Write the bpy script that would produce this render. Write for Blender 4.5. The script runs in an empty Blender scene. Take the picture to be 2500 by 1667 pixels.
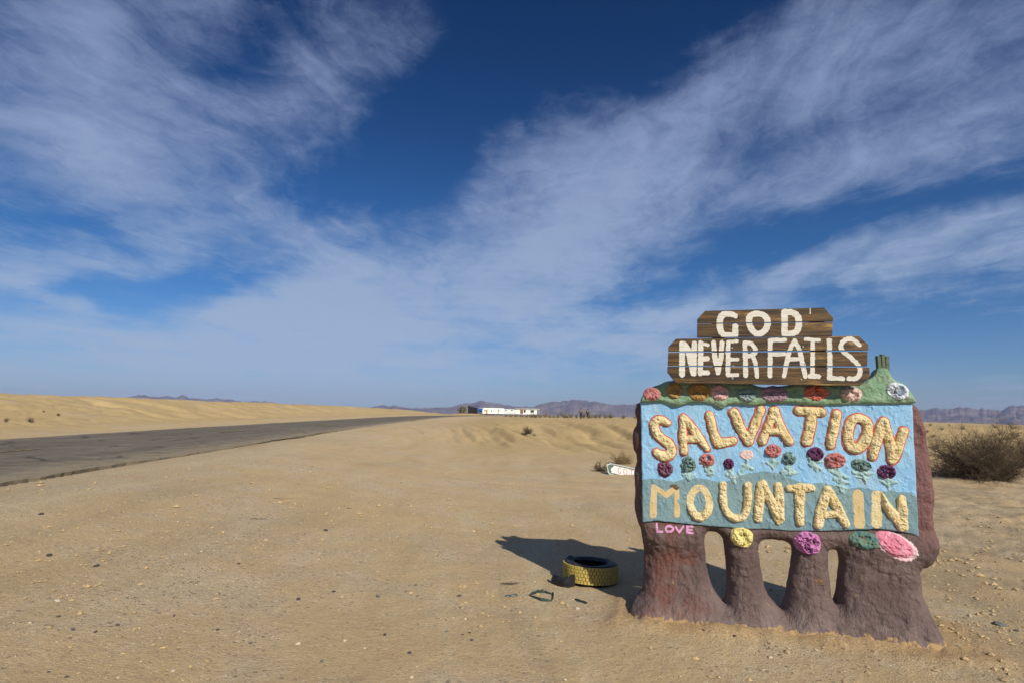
import bpy, bmesh, math, random
import numpy as np
from mathutils import Vector, Matrix, Euler

random.seed(7)
RNG = np.random.default_rng(7)
R = math.radians
scene = bpy.context.scene
COL = scene.collection

# ------------------------------------------------------------------ camera
EYE = 1.95
F = 1389.0                     # focal length in pixels of a 2500 px wide frame (20 mm lens)
CX, CY = 1250.0, 833.5
TILT = math.atan((1005 - CY) / F)
ROLL = R(0.95)
cam_data = bpy.data.cameras.new('camera')
cam_data.lens = 20.0
cam_data.sensor_width = 36.0
cam_data.sensor_fit = 'HORIZONTAL'
cam_data.clip_start = 0.05
cam_data.clip_end = 60000
cam = bpy.data.objects.new('camera', cam_data)
COL.objects.link(cam)
cam.matrix_world = Matrix.Translation((0, 0, EYE)) @ Matrix.Rotation(R(90) + TILT, 4, 'X') @ Matrix.Rotation(ROLL, 4, 'Z')
scene.camera = cam
CM = np.array(cam.matrix_world.to_3x3())

# ------------------------------------------------------------------ sun, sky, exposure
SUN_EL = R(34.2)
SUN_H = np.array([0.455, -0.890]); SUN_H = SUN_H / np.linalg.norm(SUN_H)   # horizontal direction towards the sun
sun_dir = Vector((SUN_H[0] * math.cos(SUN_EL), SUN_H[1] * math.cos(SUN_EL), math.sin(SUN_EL)))
sd = bpy.data.lights.new('sun', 'SUN')
sd.energy = 5.0
sd.angle = R(0.5)
sd.color = (1.0, 0.93, 0.80)
sun = bpy.data.objects.new('sun', sd)
COL.objects.link(sun)
sun.rotation_euler = sun_dir.to_track_quat('Z', 'Y').to_euler()
sun.location = (20, -30, 30)

scene.render.engine = 'CYCLES'
scene.view_settings.view_transform = 'Standard'
scene.view_settings.look = 'None'
scene.view_settings.gamma = 1.0
scene.view_settings.exposure = 0.0
scene.view_settings.use_curve_mapping = False
scene.cycles.use_denoising = True
scene.cycles.max_bounces = 5
scene.cycles.diffuse_bounces = 3
scene.cycles.glossy_bounces = 2
scene.cycles.volume_bounces = 0
scene.cycles.transparent_max_bounces = 4

SKY_STRENGTH = 0.10


def px_dir(px, py):
    """world direction through a point of the photograph (2500 px frame)"""
    v = np.array([(px - CX) / F, -(py - CY) / F, -1.0])
    return CM @ v


class Nodes:
    """small helper to write node trees as expressions"""
    def __init__(self, tree):
        self.t = tree
        self.n = tree.nodes
        self.l = tree.links

    def new(self, typ, **kw):
        nd = self.n.new(typ)
        for k, v in kw.items():
            setattr(nd, k, v)
        return nd

    def put(self, sock, v):
        if v is None:
            return
        if hasattr(v, 'is_output'):
            self.l.new(v, sock)
        else:
            sock.default_value = v

    def m(self, op, a, b=None, c=None, clamp=False):
        nd = self.new('ShaderNodeMath', operation=op, use_clamp=clamp)
        self.put(nd.inputs[0], a)
        self.put(nd.inputs[1], b)
        self.put(nd.inputs[2], c)
        return nd.outputs[0]

    def vm(self, op, a, b=None, out=0):
        nd = self.new('ShaderNodeVectorMath', operation=op)
        self.put(nd.inputs[0], a)
        self.put(nd.inputs[1], b)
        return nd.outputs[out]

    def mix(self, fac, a, b, blend='MIX'):
        nd = self.new('ShaderNodeMix', data_type='RGBA', blend_type=blend)
        self.put(nd.inputs[0], fac)
        self.put(nd.inputs[6], a if hasattr(a, 'is_output') else (*a, 1.0)[:4])
        self.put(nd.inputs[7], b if hasattr(b, 'is_output') else (*b, 1.0)[:4])
        return nd.outputs[2]

    def noise(self, vec, scale, detail=4.0, rough=0.55, dist=0.0, dim='3D', lac=2.0, out='Fac'):
        nd = self.new('ShaderNodeTexNoise', noise_dimensions=dim)
        self.put(nd.inputs['Vector'], vec)
        nd.inputs['Scale'].default_value = scale
        nd.inputs['Detail'].default_value = detail
        nd.inputs['Roughness'].default_value = rough
        nd.inputs['Lacunarity'].default_value = lac
        nd.inputs['Distortion'].default_value = dist
        return nd.outputs[out]

    def smooth(self, x, lo, hi, tlo=0.0, thi=1.0):
        nd = self.new('ShaderNodeMapRange', interpolation_type='SMOOTHSTEP')
        self.put(nd.inputs[0], x)
        nd.inputs[1].default_value = lo
        nd.inputs[2].default_value = hi
        nd.inputs[3].default_value = tlo
        nd.inputs[4].default_value = thi
        return nd.outputs[0]

    def mapping(self, vec, loc=(0, 0, 0), rot=(0, 0, 0), scale=(1, 1, 1), typ='POINT'):
        nd = self.new('ShaderNodeMapping', vector_type=typ)
        self.put(nd.inputs[0], vec)
        nd.inputs[1].default_value = loc
        nd.inputs[2].default_value = rot
        nd.inputs[3].default_value = scale
        return nd.outputs[0]

    def comb(self, x, y, z=0.0):
        nd = self.new('ShaderNodeCombineXYZ')
        self.put(nd.inputs[0], x); self.put(nd.inputs[1], y); self.put(nd.inputs[2], z)
        return nd.outputs[0]


world = bpy.data.worlds.new('World')
scene.world = world
world.use_nodes = True


def build_sky():
    t = world.node_tree
    t.nodes.clear()
    N = Nodes(t)
    out = N.new('ShaderNodeOutputWorld')
    bg = N.new('ShaderNodeBackground')
    bg.inputs[1].default_value = SKY_STRENGTH
    t.links.new(bg.outputs[0], out.inputs[0])
    sky = N.new('ShaderNodeTexSky', sky_type='NISHITA')
    sky.sun_disc = False
    sky.sun_elevation = SUN_EL
    sky.sun_rotation = math.atan2(SUN_H[0], SUN_H[1])
    sky.altitude = 0
    sky.air_density = 1.0
    sky.dust_density = 0.4
    sky.ozone_density = 3.0
    hsv = N.new('ShaderNodeHueSaturation')
    hsv.inputs['Saturation'].default_value = 1.12
    hsv.inputs['Value'].default_value = 0.92
    t.links.new(sky.outputs[0], hsv.inputs['Color'])
    skyc = hsv.outputs[0]
    tc = N.new('ShaderNodeTexCoord')
    sep = N.new('ShaderNodeSeparateXYZ')
    t.links.new(tc.outputs['Generated'], sep.inputs[0])
    dx, dy, dz = sep.outputs
    # the polarised sky deepens quickly with height
    e1 = N.smooth(dz, 0.0, 0.26)
    e2 = N.smooth(dz, 0.20, 0.66)
    tint = N.mix(e1, (0.44, 0.62, 0.96), (0.215, 0.50, 0.78))
    tint = N.mix(e2, tint, (0.018, 0.235, 0.46))
    skyc = N.mix(1.0, skyc, tint, 'MULTIPLY')
    # cirrus sheet: points of a flat layer high above the desert
    zc = N.m('MAXIMUM', N.m('ADD', dz, 0.06), 0.02)
    pl = N.comb(N.m('DIVIDE', dx, zc), N.m('DIVIDE', dy, zc))
    warp = N.noise(pl, 0.7, 4, 0.55, out='Color', dim='2D')
    wv = N.vm('MULTIPLY', N.vm('SUBTRACT', warp, (0.5, 0.5, 0.5)), (1.3, 1.3, 0))
    plw = N.vm('ADD', pl, wv)
    # streaks run away to the left: stretch along (-.5,.86)
    n1 = N.noise(N.mapping(plw, rot=(0, 0, R(-33)), scale=(1.0, 0.42, 1.0)), 1.25, 12, 0.62, 0.15, dim='2D')
    wv2 = N.vm('MULTIPLY', N.vm('SUBTRACT', N.noise(pl, 2.6, 5, 0.6, out='Color', dim='2D'), (0.5, 0.5, 0.5)), (0.75, 0.75, 0))
    pl2 = N.vm('ADD', pl, wv2)
    n2 = N.noise(N.mapping(pl2, rot=(0, 0, R(-33)), scale=(1.0, 0.40, 1.0)), 3.6, 12, 0.66, 0.2, dim='2D')
    # fine billows in angle, the same size high up and near the horizon
    ang = N.comb(N.m('ARCTAN2', dx, dy), N.m('MULTIPLY', N.m('ARCSINE', dz), 1.7))
    angw = N.vm('ADD', ang, N.vm('MULTIPLY', N.vm('SUBTRACT', N.noise(ang, 9, 4, 0.6, out='Color', dim='2D'), (0.5, 0.5, 0.5)), (0.12, 0.12, 0)))
    n3 = N.noise(N.mapping(angw, rot=(0, 0, R(-22)), scale=(0.55, 1.0, 1.0)), 11, 10, 0.62, 0.1, dim='2D')
    n5 = N.noise(N.mapping(plw, rot=(0, 0, R(-33)), scale=(1.0, 0.13, 1.0)), 3.4, 12, 0.68, 0.1, dim='2D')
    # authored cloud banks, in directions fixed in the world
    ydiv = N.m('MAXIMUM', dy, 0.12)
    g = N.comb(N.m('DIVIDE', dx, ydiv), N.m('DIVIDE', dz, ydiv))
    gw = N.vm('ADD', g, N.vm('MULTIPLY', N.vm('SUBTRACT', N.noise(g, 3.0, 4, 0.55, out='Color', dim='2D'), (0.5, 0.5, 0.5)), (0.16, 0.16, 0)))
    # (px, py, rx, ry, angle, amp): cloud banks positive, clear sky negative
    banks = [
        (300, 330, 330, 230, -62, 0.50), (200, 60, 300, 160, 0, 0.26), (480, 540, 330, 95, -22, 0.40),
        (60, 650, 260, 50, 0, 0.45), (770, 585, 150, 60, -15, 0.32),
        (820, 200, 340, 95, 25, 0.34), (1010, 90, 95, 90, 40, 0.30),
        (420, 790, 420, 55, 8, 0.28), (870, 770, 420, 55, 8, 0.40), (1150, 680, 420, 75, 20, 0.44),
        (1330, 480, 230, 190, 35, 0.44), (1600, 330, 420, 100, 25, 0.40), (2000, 170, 480, 90, 24, 0.26),
        (1420, 640, 150, 90, 0, 0.30), (1900, 480, 420, 75, 22, 0.34), (2350, 330, 360, 70, 24, 0.36),
        (2050, 660, 520, 62, 13, 0.52), (2480, 590, 300, 80, 12, 0.45), (1650, 770, 170, 50, 25, 0.30),
        (1300, 840, 480, 75, 3, 0.50), (300, 870, 560, 85, 0, 0.42), (850, 870, 400, 60, 0, 0.30), (2400, 20, 300, 60, 25, 0.16), (1950, 60, 330, 60, 24, 0.26), (2300, 230, 300, 70, 22, 0.24), (120, 230, 170, 200, -60, 0.25), (640, 640, 120, 24, 8, 0.25), (960, 650, 260, 60, 22, 0.28),
        # clear gaps
        (1290, 90, 300, 120, 25, -0.85), (1010, 380, 270, 80, 33, -0.58), (800, 480, 210, 50, 20, -0.38), (330, 130, 60, 60, 0, -0.2), (700, 330, 130, 40, 10, -0.12), (580, 150, 90, 60, -40, -0.3),
        (430, 695, 250, 38, 8, -0.8), (200, 735, 200, 22, -8, -0.4), (1080, 840, 300, 16, 6, -0.35), (760, 800, 200, 14, 8, -0.3), (215, 575, 130, 34, -22, -0.42), (640, 30, 75, 55, -50, -0.40),
        (430, 110, 140, 60, -30, -0.22), (30, 480, 120, 100, 0, -0.24),
        (1780, 640, 300, 42, 20, -0.62), (2200, 545, 360, 34, 14, -0.50), (1560, 640, 150, 40, 40, -0.42),
        (2350, 850, 360, 85, 5, -0.48), (1950, 800, 420, 70, 5, -0.35), (1000, 590, 130, 26, 8, -0.30),
        (2330, 160, 260, 34, 30, -0.10), (1850, 400, 260, 26, 24, -0.12), (1520, 720, 90, 36, 10, -0.30),
        (1180, 790, 120, 16, 8, -0.22), (1000, 905, 160, 20, 0, -0.20), (1650, 60, 240, 70, 25, -0.30),
    ]
    total = None
    for (px, py, rx, ry, ang, amp) in banks:
        d = px_dir(px, py)
        c = (d[0] / d[1], d[2] / d[1], 0)
        k = 1.06 / F
        v = N.mapping(gw, loc=c, rot=(0, 0, R(ang)), scale=(rx * k * 1.25, ry * k * 1.35, 1), typ='TEXTURE')
        l2 = N.vm('DOT_PRODUCT', v, v, out=1)
        e = N.m('EXPONENT', N.m('MULTIPLY', l2, -1.0))
        total = N.m('MULTIPLY_ADD', e, amp, total if total is not None else 0.0)
    # behind the view the layer goes on, with cloud added to whiten ambient light
    front = N.smooth(dy, 0.1, 0.35)
    bias = N.m('ADD', N.m('MULTIPLY', total, front), N.m('MULTIPLY', N.m('SUBTRACT', 1.0, front), 0.42))
    q = N.m('MULTIPLY_ADD', N.m('SUBTRACT', n1, 0.5), 1.75, bias)
    q = N.m('MULTIPLY_ADD', N.m('SUBTRACT', n2, 0.5), 0.95, q)
    q = N.m('MULTIPLY_ADD', N.m('SUBTRACT', n5, 0.5), 1.25, q)
    q = N.m('MULTIPLY_ADD', N.m('SUBTRACT', n3, 0.5), 1.10, q)
    # thin level streaks low over the desert
    n4 = N.noise(N.comb(N.m('MULTIPLY', N.m('ARCTAN2', dx, dy), 2.6), N.m('MULTIPLY', N.m('ARCSINE', dz), 34)), 1.0, 8, 0.6, 0.4, dim='2D')
    q = N.m('MULTIPLY_ADD', N.m('MULTIPLY', N.m('SUBTRACT', n4, 0.45), N.smooth(dz, 0.34, 0.10)), 1.7, q)
    dens = N.smooth(q, -0.32, 1.35)
    fade = N.smooth(dz, -0.02, 0.09)
    dens = N.m('MULTIPLY', dens, N.m('MULTIPLY_ADD', fade, 0.35, 0.65))
    veil = N.m('MULTIPLY', N.smooth(total, -0.10, 0.8), N.m('ADD', N.m('MULTIPLY', n3, 0.26), N.m('MULTIPLY', n1, 0.22)))
    veil = N.m('MULTIPLY', veil, front)
    dens = N.m('MULTIPLY', dens, 0.85)
    dens = N.m('SUBTRACT', 1.0, N.m('MULTIPLY', N.m('SUBTRACT', 1.0, dens), N.m('SUBTRACT', 1.0, veil)))
    # whiter towards the horizon where more of the sheet is looked through
    low = N.smooth(dz, 0.05, 0.55)
    cloud_c = N.mix(low, (3.6, 4.7, 6.5), (2.75, 3.5, 5.6))
    col = N.mix(dens, skyc, cloud_c)
    t.links.new(col, bg.inputs[0])


build_sky()
world.cycles.sampling_method = 'MANUAL'
world.cycles.sample_map_resolution = 512


# ------------------------------------------------------------------ numpy noise
def _hash(ix, iy, seed):
    h = (ix.astype(np.int64) * 374761393 + iy.astype(np.int64) * 668265263 + seed * 974634777) & 0xFFFFFFFF
    h = ((h ^ (h >> 13)) * 1274126177) & 0xFFFFFFFF
    h = h ^ (h >> 16)
    return (h & 0xFFFF) / 32767.5 - 1.0


def vnoise(x, y, seed=0):
    ix = np.floor(x); iy = np.floor(y)
    fx = x - ix; fy = y - iy
    fx = fx * fx * fx * (fx * (fx * 6 - 15) + 10)
    fy = fy * fy * fy * (fy * (fy * 6 - 15) + 10)
    a = _hash(ix, iy, seed); b = _hash(ix + 1, iy, seed)
    c = _hash(ix, iy + 1, seed); d = _hash(ix + 1, iy + 1, seed)
    return (a * (1 - fx) + b * fx) * (1 - fy) + (c * (1 - fx) + d * fx) * fy


def fbm(x, y, octaves=4, seed=0, gain=0.5):
    x = np.asarray(x, float); y = np.asarray(y, float)
    s = 0; a = 1.0; tot = 0
    for i in range(octaves):
        co, si = math.cos(0.6 * i + seed), math.sin(0.6 * i + seed)
        f = 2.03 ** i
        s = s + a * vnoise((x * co - y * si) * f + 17.3 * i, (x * si + y * co) * f - 9.1 * i, seed * 31 + i)
        tot += a
        a *= gain
    return s / tot


def sstep(x, lo, hi):
    t = np.clip((x - lo) / (hi - lo), 0, 1)
    return t * t * (3 - 2 * t)


# ------------------------------------------------------------------ object helpers
def tag(o, label=None, cat=None, group=None, kind=None):
    if label: o['label'] = label
    if cat: o['category'] = cat
    if group: o['group'] = group
    if kind: o['kind'] = kind
    return o


def empty(name, loc=(0, 0, 0), rz=0.0):
    o = bpy.data.objects.new(name, None)
    o.empty_display_size = 0.1
    COL.objects.link(o)
    o.location = loc
    o.rotation_euler = (0, 0, rz)
    return o


def mesh_np(name, verts, faces, mat=None, parent=None, smooth=True, mat_idx=None, colors=None):
    """verts (n,3), faces (m,4) or (m,3) arrays -> one linked mesh object"""
    verts = np.asarray(verts, dtype=np.float32)
    faces = np.asarray(faces, dtype=np.int32)
    me = bpy.data.meshes.new(name)
    k = faces.shape[1]
    me.vertices.add(len(verts))
    me.vertices.foreach_set('co', verts.ravel())
    me.loops.add(faces.size)
    me.loops.foreach_set('vertex_index', faces.ravel())
    me.polygons.add(len(faces))
    me.polygons.foreach_set('loop_start', np.arange(0, faces.size, k, dtype=np.int32))
    me.polygons.foreach_set('use_smooth', np.full(len(faces), smooth))
    for m in (mat if isinstance(mat, (list, tuple)) else [mat]):
        if m is not None:
            me.materials.append(m)
    if mat_idx is not None:
        me.polygons.foreach_set('material_index', np.asarray(mat_idx, dtype=np.int32))
    if colors is not None:
        at = me.color_attributes.new('tint', 'FLOAT_COLOR', 'POINT')
        at.data.foreach_set('color', np.asarray(colors, dtype=np.float32).ravel())
    me.update(calc_edges=True)
    me.validate()
    o = bpy.data.objects.new(name, me)
    COL.objects.link(o)
    if parent is not None:
        o.parent = parent
    return o


class MB:
    """collects polygons for one mesh"""
    def __init__(self):
        self.v = []; self.f = []

    def add(self, verts, faces):
        b = len(self.v)
        self.v += [tuple(p) for p in verts]
        self.f += [tuple(i + b for i in f) for f in faces]
        return self

    def box(self, c, s, rot=None):
        x, y, z = s[0] / 2, s[1] / 2, s[2] / 2
        vs = [Vector(p) for p in ((-x, -y, -z), (x, -y, -z), (x, y, -z), (-x, y, -z), (-x, -y, z), (x, -y, z), (x, y, z), (-x, y, z))]
        if rot is not None:
            e = Euler(rot)
            for p in vs: p.rotate(e)
        c = Vector(c)
        return self.add([p + c for p in vs], [(0, 3, 2, 1), (4, 5, 6, 7), (0, 1, 5, 4), (1, 2, 6, 5), (2, 3, 7, 6), (3, 0, 4, 7)])

    def tube(self, pts, rad, n=5, cap=True):
        pts = [Vector(p) for p in pts]
        rad = rad if isinstance(rad, (list, tuple)) else [rad] * len(pts)
        vs = []; fs = []
        for i, p in enumerate(pts):
            d = (pts[min(i + 1, len(pts) - 1)] - pts[max(i - 1, 0)])
            if d.length < 1e-9: d = Vector((0, 0, 1))
            d.normalize()
            a = d.cross(Vector((0, 0, 1)) if abs(d.z) < 0.9 else Vector((1, 0, 0))).normalized()
            b = d.cross(a)
            for k in range(n):
                t = 2 * math.pi * k / n
                vs.append(p + (a * math.cos(t) + b * math.sin(t)) * rad[i])
        for i in range(len(pts) - 1):
            for k in range(n):
                k2 = (k + 1) % n
                fs.append((i * n + k, i * n + k2, (i + 1) * n + k2, (i + 1) * n + k))
        if cap:
            fs.append(tuple(range(n))[::-1])
            fs.append(tuple((len(pts) - 1) * n + k for k in range(n)))
        return self.add(vs, fs)

    def prism(self, poly, y0, y1):
        """poly in (x,z), extruded from y0 to y1"""
        n = len(poly)
        vs = [(p[0], y0, p[1]) for p in poly] + [(p[0], y1, p[1]) for p in poly]
        fs = [tuple(range(n)), tuple(range(2 * n - 1, n - 1, -1))]
        for i in range(n):
            j = (i + 1) % n
            fs.append((i, i + n, j + n, j))
        return self.add(vs, fs)

    def build(self, name, mat=None, parent=None, smooth=False, bevel=0.0):
        me = bpy.data.meshes.new(name)
        me.from_pydata(self.v, [], self.f)
        bm = bmesh.new(); bm.from_mesh(me)
        bmesh.ops.recalc_face_normals(bm, faces=bm.faces)
        if bevel > 0:
            bmesh.ops.bevel(bm, geom=[e for e in bm.edges if e.is_manifold and e.calc_face_angle(0) > 0.6], offset=bevel, segments=2, affect='EDGES', clamp_overlap=True)
        bm.to_mesh(me); bm.free()
        for m in (mat if isinstance(mat, (list, tuple)) else [mat]):
            if m is not None: me.materials.append(m)
        if smooth:
            me.polygons.foreach_set('use_smooth', [True] * len(me.polygons))
        me.update()
        o = bpy.data.objects.new(name, me)
        COL.objects.link(o)
        if parent is not None: o.parent = parent
        return o


def dup(o, parent=None):
    """a thing with copies of its parts and sub-parts"""
    c = o.copy(); COL.objects.link(c)
    c.parent = parent
    for ch in [x for x in bpy.data.objects if x.parent == o]:
        dup(ch, c)
    return c


# ------------------------------------------------------------------ materials
def material(name, rough=0.85, spec=0.3):
    m = bpy.data.materials.new(name)
    m.use_nodes = True
    t = m.node_tree
    b = t.nodes['Principled BSDF']
    b.inputs['Roughness'].default_value = rough
    b.inputs['Specular IOR Level'].default_value = spec
    return m, Nodes(t), b


def set_bump(N, b, height, strength=0.4, dist=0.01):
    bp = N.new('ShaderNodeBump')
    bp.inputs['Strength'].default_value = strength
    bp.inputs['Distance'].default_value = dist
    N.l.new(height, bp.inputs['Height'])
    N.l.new(bp.outputs[0], b.inputs['Normal'])


def objco(N):
    return N.new('ShaderNodeTexCoord').outputs['Object']


def stucco(name, c1, c2, scale=6.0, bump=0.5, bscale=55, dist=0.006, dirt=None, dirt_lo=0.6, dirt_hi=0.75, rough=0.8, spec=0.3):
    m, N, b = material(name, rough, spec)
    v = objco(N)
    n = N.noise(v, scale, 6, 0.6)
    col = N.mix(N.smooth(n, 0.32, 0.68), c1, c2)
    n2 = N.noise(v, scale * 9, 4, 0.6)
    col = N.mix(0.35, col, N.mix(n2, (0.25, 0.25, 0.25), (0.75, 0.75, 0.75)), 'OVERLAY')
    if dirt is not None:
        col = N.mix(N.smooth(N.noise(v, scale * 2.3, 7, 0.68), dirt_lo, dirt_hi), col, dirt)
    N.l.new(col, b.inputs['Base Color'])
    h = N.m('ADD', N.noise(v, bscale, 6, 0.62), N.m('MULTIPLY', N.noise(v, bscale * 0.3, 4, 0.6), 1.2))
    set_bump(N, b, h, bump, dist)
    return m


def plain(name, c, rough=0.7, spec=0.3, var=0.25, scale=8):
    m, N, b = material(name, rough, spec)
    n = N.noise(objco(N), scale, 5, 0.6)
    lo = tuple(x * (1 - var) for x in c); hi = tuple(min(1, x * (1 + var)) for x in c)
    N.l.new(N.mix(n, lo, hi), b.inputs['Base Color'])
    return m


# ================================================================== terrain
ROAD_Z = EYE - 1.15
ROAD_HW = 4.1
road_ctrl = [(-9.0, -40), (-10.2, -10), (-11.2, 5), (-12.1, 15), (-13.6, 33), (-15.2, 65), (-16.5, 100), (-15.5, 130),
             (-9, 160), (6, 184), (30, 200), (70, 214), (140, 228)]


def spline(ctrl, n):
    P = np.array(ctrl, float)
    out = []
    for i in range(len(P) - 1):
        p0 = P[max(i - 1, 0)]; p1 = P[i]; p2 = P[i + 1]; p3 = P[min(i + 2, len(P) - 1)]
        for t in np.linspace(0, 1, n, endpoint=False):
            out.append(0.5 * ((2 * p1) + (-p0 + p2) * t + (2 * p0 - 5 * p1 + 4 * p2 - p3) * t * t + (-p0 + 3 * p1 - 3 * p2 + p3) * t ** 3))
    out.append(P[-1])
    return np.array(out)


road_line = spline(road_ctrl, 8)


def road_d(x, y):
    """signed distance to the road's centre line, positive on the camera's side, and the arc length"""
    best = np.full(x.shape, 1e9); sgn = np.ones(x.shape); arc = np.zeros(x.shape)
    s0 = 0.0
    for a, b in zip(road_line[:-1], road_line[1:]):
        d = b - a; L = np.hypot(*d)
        t = np.clip(((x - a[0]) * d[0] + (y - a[1]) * d[1]) / (L * L), 0, 1)
        ex = x - (a[0] + t * d[0]); ey = y - (a[1] + t * d[1])
        q = np.hypot(ex, ey)
        m = q < best
        best = np.where(m, q, best)
        sgn = np.where(m, np.sign(d[1] * ex - d[0] * ey), sgn)
        arc = np.where(m, s0 + t * L, arc)
        s0 += L
    return best * sgn, arc


# sign frame: origin on the ground below the left edge of the blue panel
SX, SY, SPHI = 1.296, 5.72, R(-10.4)
SU = np.array([math.cos(SPHI), math.sin(SPHI)])
SW = np.array([math.sin(SPHI), -math.cos(SPHI)])


def sign_uw(x, y):
    return (x - SX) * SU[0] + (y - SY) * SU[1], (x - SX) * SW[0] + (y - SY) * SW[1]


def clay_mask(x, y):
    u, w = sign_uw(x, y)
    du = np.maximum(np.maximum(-0.22 - u, u - 2.75), 0)
    wf = 0.16 + 0.16 * np.clip(u / 2.5, 0, 1)
    dw = np.where(w > wf, w - wf, np.maximum(-0.55 - w, 0))
    d = np.hypot(du, dw)
    return 1 - sstep(d + 0.16 * fbm(x * 3.1, y * 3.1, 5, 41), 0.0, 0.30)


def height(x, y):
    x = np.asarray(x, float); y = np.asarray(y, float)
    d, arc = road_d(x, y)
    # lowland beside the road falls to the sign
    fall = sstep(d, ROAD_HW + 0.2, ROAD_HW + 8.0)
    wash = 0.012 + 0.075 * np.clip(fbm(arc * 0.16, arc * 0, 3, 29) * 1.6, 0, 1)
    z = (ROAD_Z - wash) * (1 - fall)
    # bank up to the plateau
    yb = 27 - 5 * sstep(x, 3, 12) + 2.0 * fbm(x * 0.12, y * 0.02, 3, 3)
    ang = x * 0.55 + y * 0.18
    rill = fbm(ang, y * 0.05, 4, 5)
    up = sstep(y + 2.6 * rill, yb, yb + 17)
    side = sstep(d, 2, 16)
    top = 1.42 - 0.47 * sstep(y, 48, 85)
    z = z + (np.maximum(top, z) - z) * up * side
    z = z + up * (1 - up) * 4 * side * (0.34 * fbm(ang * 1.6, y * 0.14, 4, 6) - 0.30 * np.maximum(0.22 - np.abs(fbm(ang * 1.1, y * 0.07, 3, 17)), 0) / 0.22)
    z = z + side * up * 0.09 * fbm(x * 0.4, y * 0.4, 5, 16)
    # road level ridge stays, the plain behind sinks away
    far = np.maximum(y - 118, 0) * sstep(d, 8, 40) + np.maximum(y - 260, 0) * (1 - sstep(d, 8, 40))
    rr = np.hypot(x, y)
    z = z - 0.012 * np.minimum(far, 9000) * sstep(rr, 100, 240)
    # berm beyond the road
    db = -d - ROAD_HW
    crest = 2.72 - 0.9 * sstep(y, 110, 205) - 1.0 * sstep(y, 200, 280)
    crest = crest - 0.35 * (1 - sstep(y, 24, 42))
    lump = 0.22 * fbm(x * 0.10, y * 0.10, 4, 8) + 0.16 * fbm(x * 0.45, y * 0.45, 5, 9)
    ends = 1 - sstep(arc, 190, 222)
    rise = 0.12 * sstep(db, 1.5, 4) + 0.62 * sstep(db + 2.0 * fbm(x * 0.2, y * 0.2, 3, 11), 4, 13) + 0.26 * sstep(db, 8, 17)
    zb = ROAD_Z - 0.05 + (crest - ROAD_Z + lump) * rise * ends
    # small scarp and gullies on its face
    face = sstep(db, 3, 8) * (1 - sstep(db, 14, 20))
    zb = zb - face * (0.40 * np.maximum(fbm(arc * 0.33, db * 0.10, 4, 12), 0) ** 1.2 + 0.22 * np.maximum(0.2 - np.abs(fbm(arc * 0.16, db * 0.05, 3, 18)), 0) / 0.2)
    zb = zb - 0.03 * np.maximum(db - 22, 0) * 0.4
    zb = np.where(y > 270, np.minimum(zb, ROAD_Z - 0.012 * np.maximum(y - 270, 0)), zb)
    z = np.where(db > 0, np.maximum(zb, -100), z)
    z = z + sstep(db, 1, 5) * (1 - sstep(rr, 90, 140)) * (0.05 * fbm(x * 1.3, y * 1.3, 4, 19) - 0.06 * np.maximum(0.12 - np.abs(fbm(x * 0.5, y * 0.5, 4, 20)), 0) / 0.12)
    z = z + side * up * (1 - sstep(rr, 70, 110)) * (0.035 * fbm(x * 1.5, y * 1.5, 4, 27) - 0.05 * np.maximum(0.12 - np.abs(fbm(x * 0.6 + y * 0.3, y * 0.5, 4, 28)), 0) / 0.12)
    # undulation and ground grain
    off = sstep(np.abs(d), ROAD_HW + 0.1, ROAD_HW + 1.5)
    z = z + off * (0.05 * fbm(x * 0.33, y * 0.33, 3, 21) + 0.016 * fbm(x * 1.7, y * 1.7, 3, 22))
    z = z + off * 0.006 * fbm(x * 9, y * 9, 3, 23) * (1 - sstep(rr, 10, 20))
    # churned dirt on the right
    ch = sstep(x, 4.2, 7) * sstep(y, 7, 9) * (1 - sstep(y, 15, 19))
    z = z + ch * 0.10 * np.abs(fbm(x * 1.1 + y * 0.4, y * 1.6, 4, 24)) + ch * 0.03 * fbm(x * 4, y * 4, 3, 30)
    hb_ = np.exp(-((x - 15.5) / 4.5) ** 2 - ((y - 19.5) / 2.2) ** 2)
    z = z + hb_ * (0.22 + 0.12 * fbm(x * 0.9, y * 0.9, 4, 31))
    # tyre track ruts sweeping in from the middle distance
    tr = y - (15.5 - 0.35 * (x - 1) + 0.05 * (x - 1) ** 2)
    z = z - off * 0.035 * np.exp(-(tr / 0.35) ** 2) * sstep(x, -4, 0) - off * 0.03 * np.exp(-((tr - 1.8) / 0.35) ** 2) * sstep(x, -4, 0)
    # crumbled clay at the foot of the sign
    c = clay_mask(x, y)
    z = z + c * (0.022 + 0.040 * fbm(x * 4, y * 4, 4, 25) + 0.014 * fbm(x * 13, y * 13, 4, 26))
    near_road = np.abs(d) < ROAD_HW + 0.12
    z = np.where(near_road, np.minimum(z, ROAD_Z - 0.06), z)
    return z


def hz(x, y):
    return float(height(np.array([x]), np.array([y]))[0])


def ground_at(px, py, tmax=400.0):
    """the point of the terrain seen at a place of the photograph"""
    d = px_dir(px, py); d = d / np.linalg.norm(d)
    ts = np.concatenate([np.arange(2.5, 30, 0.05), np.arange(30, tmax, 0.5)])
    P = np.array([0, 0, EYE])[None] + ts[:, None] * d[None]
    below = P[:, 2] < height(P[:, 0], P[:, 1])
    i = int(np.argmax(below)) if below.any() else len(ts) - 1
    p = P[i]
    return np.array([p[0], p[1], hz(p[0], p[1])])


def at_depth(px, py, depth):
    d = px_dir(px, py)
    return np.array([0, 0, EYE]) + d * (depth / d[1])


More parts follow.
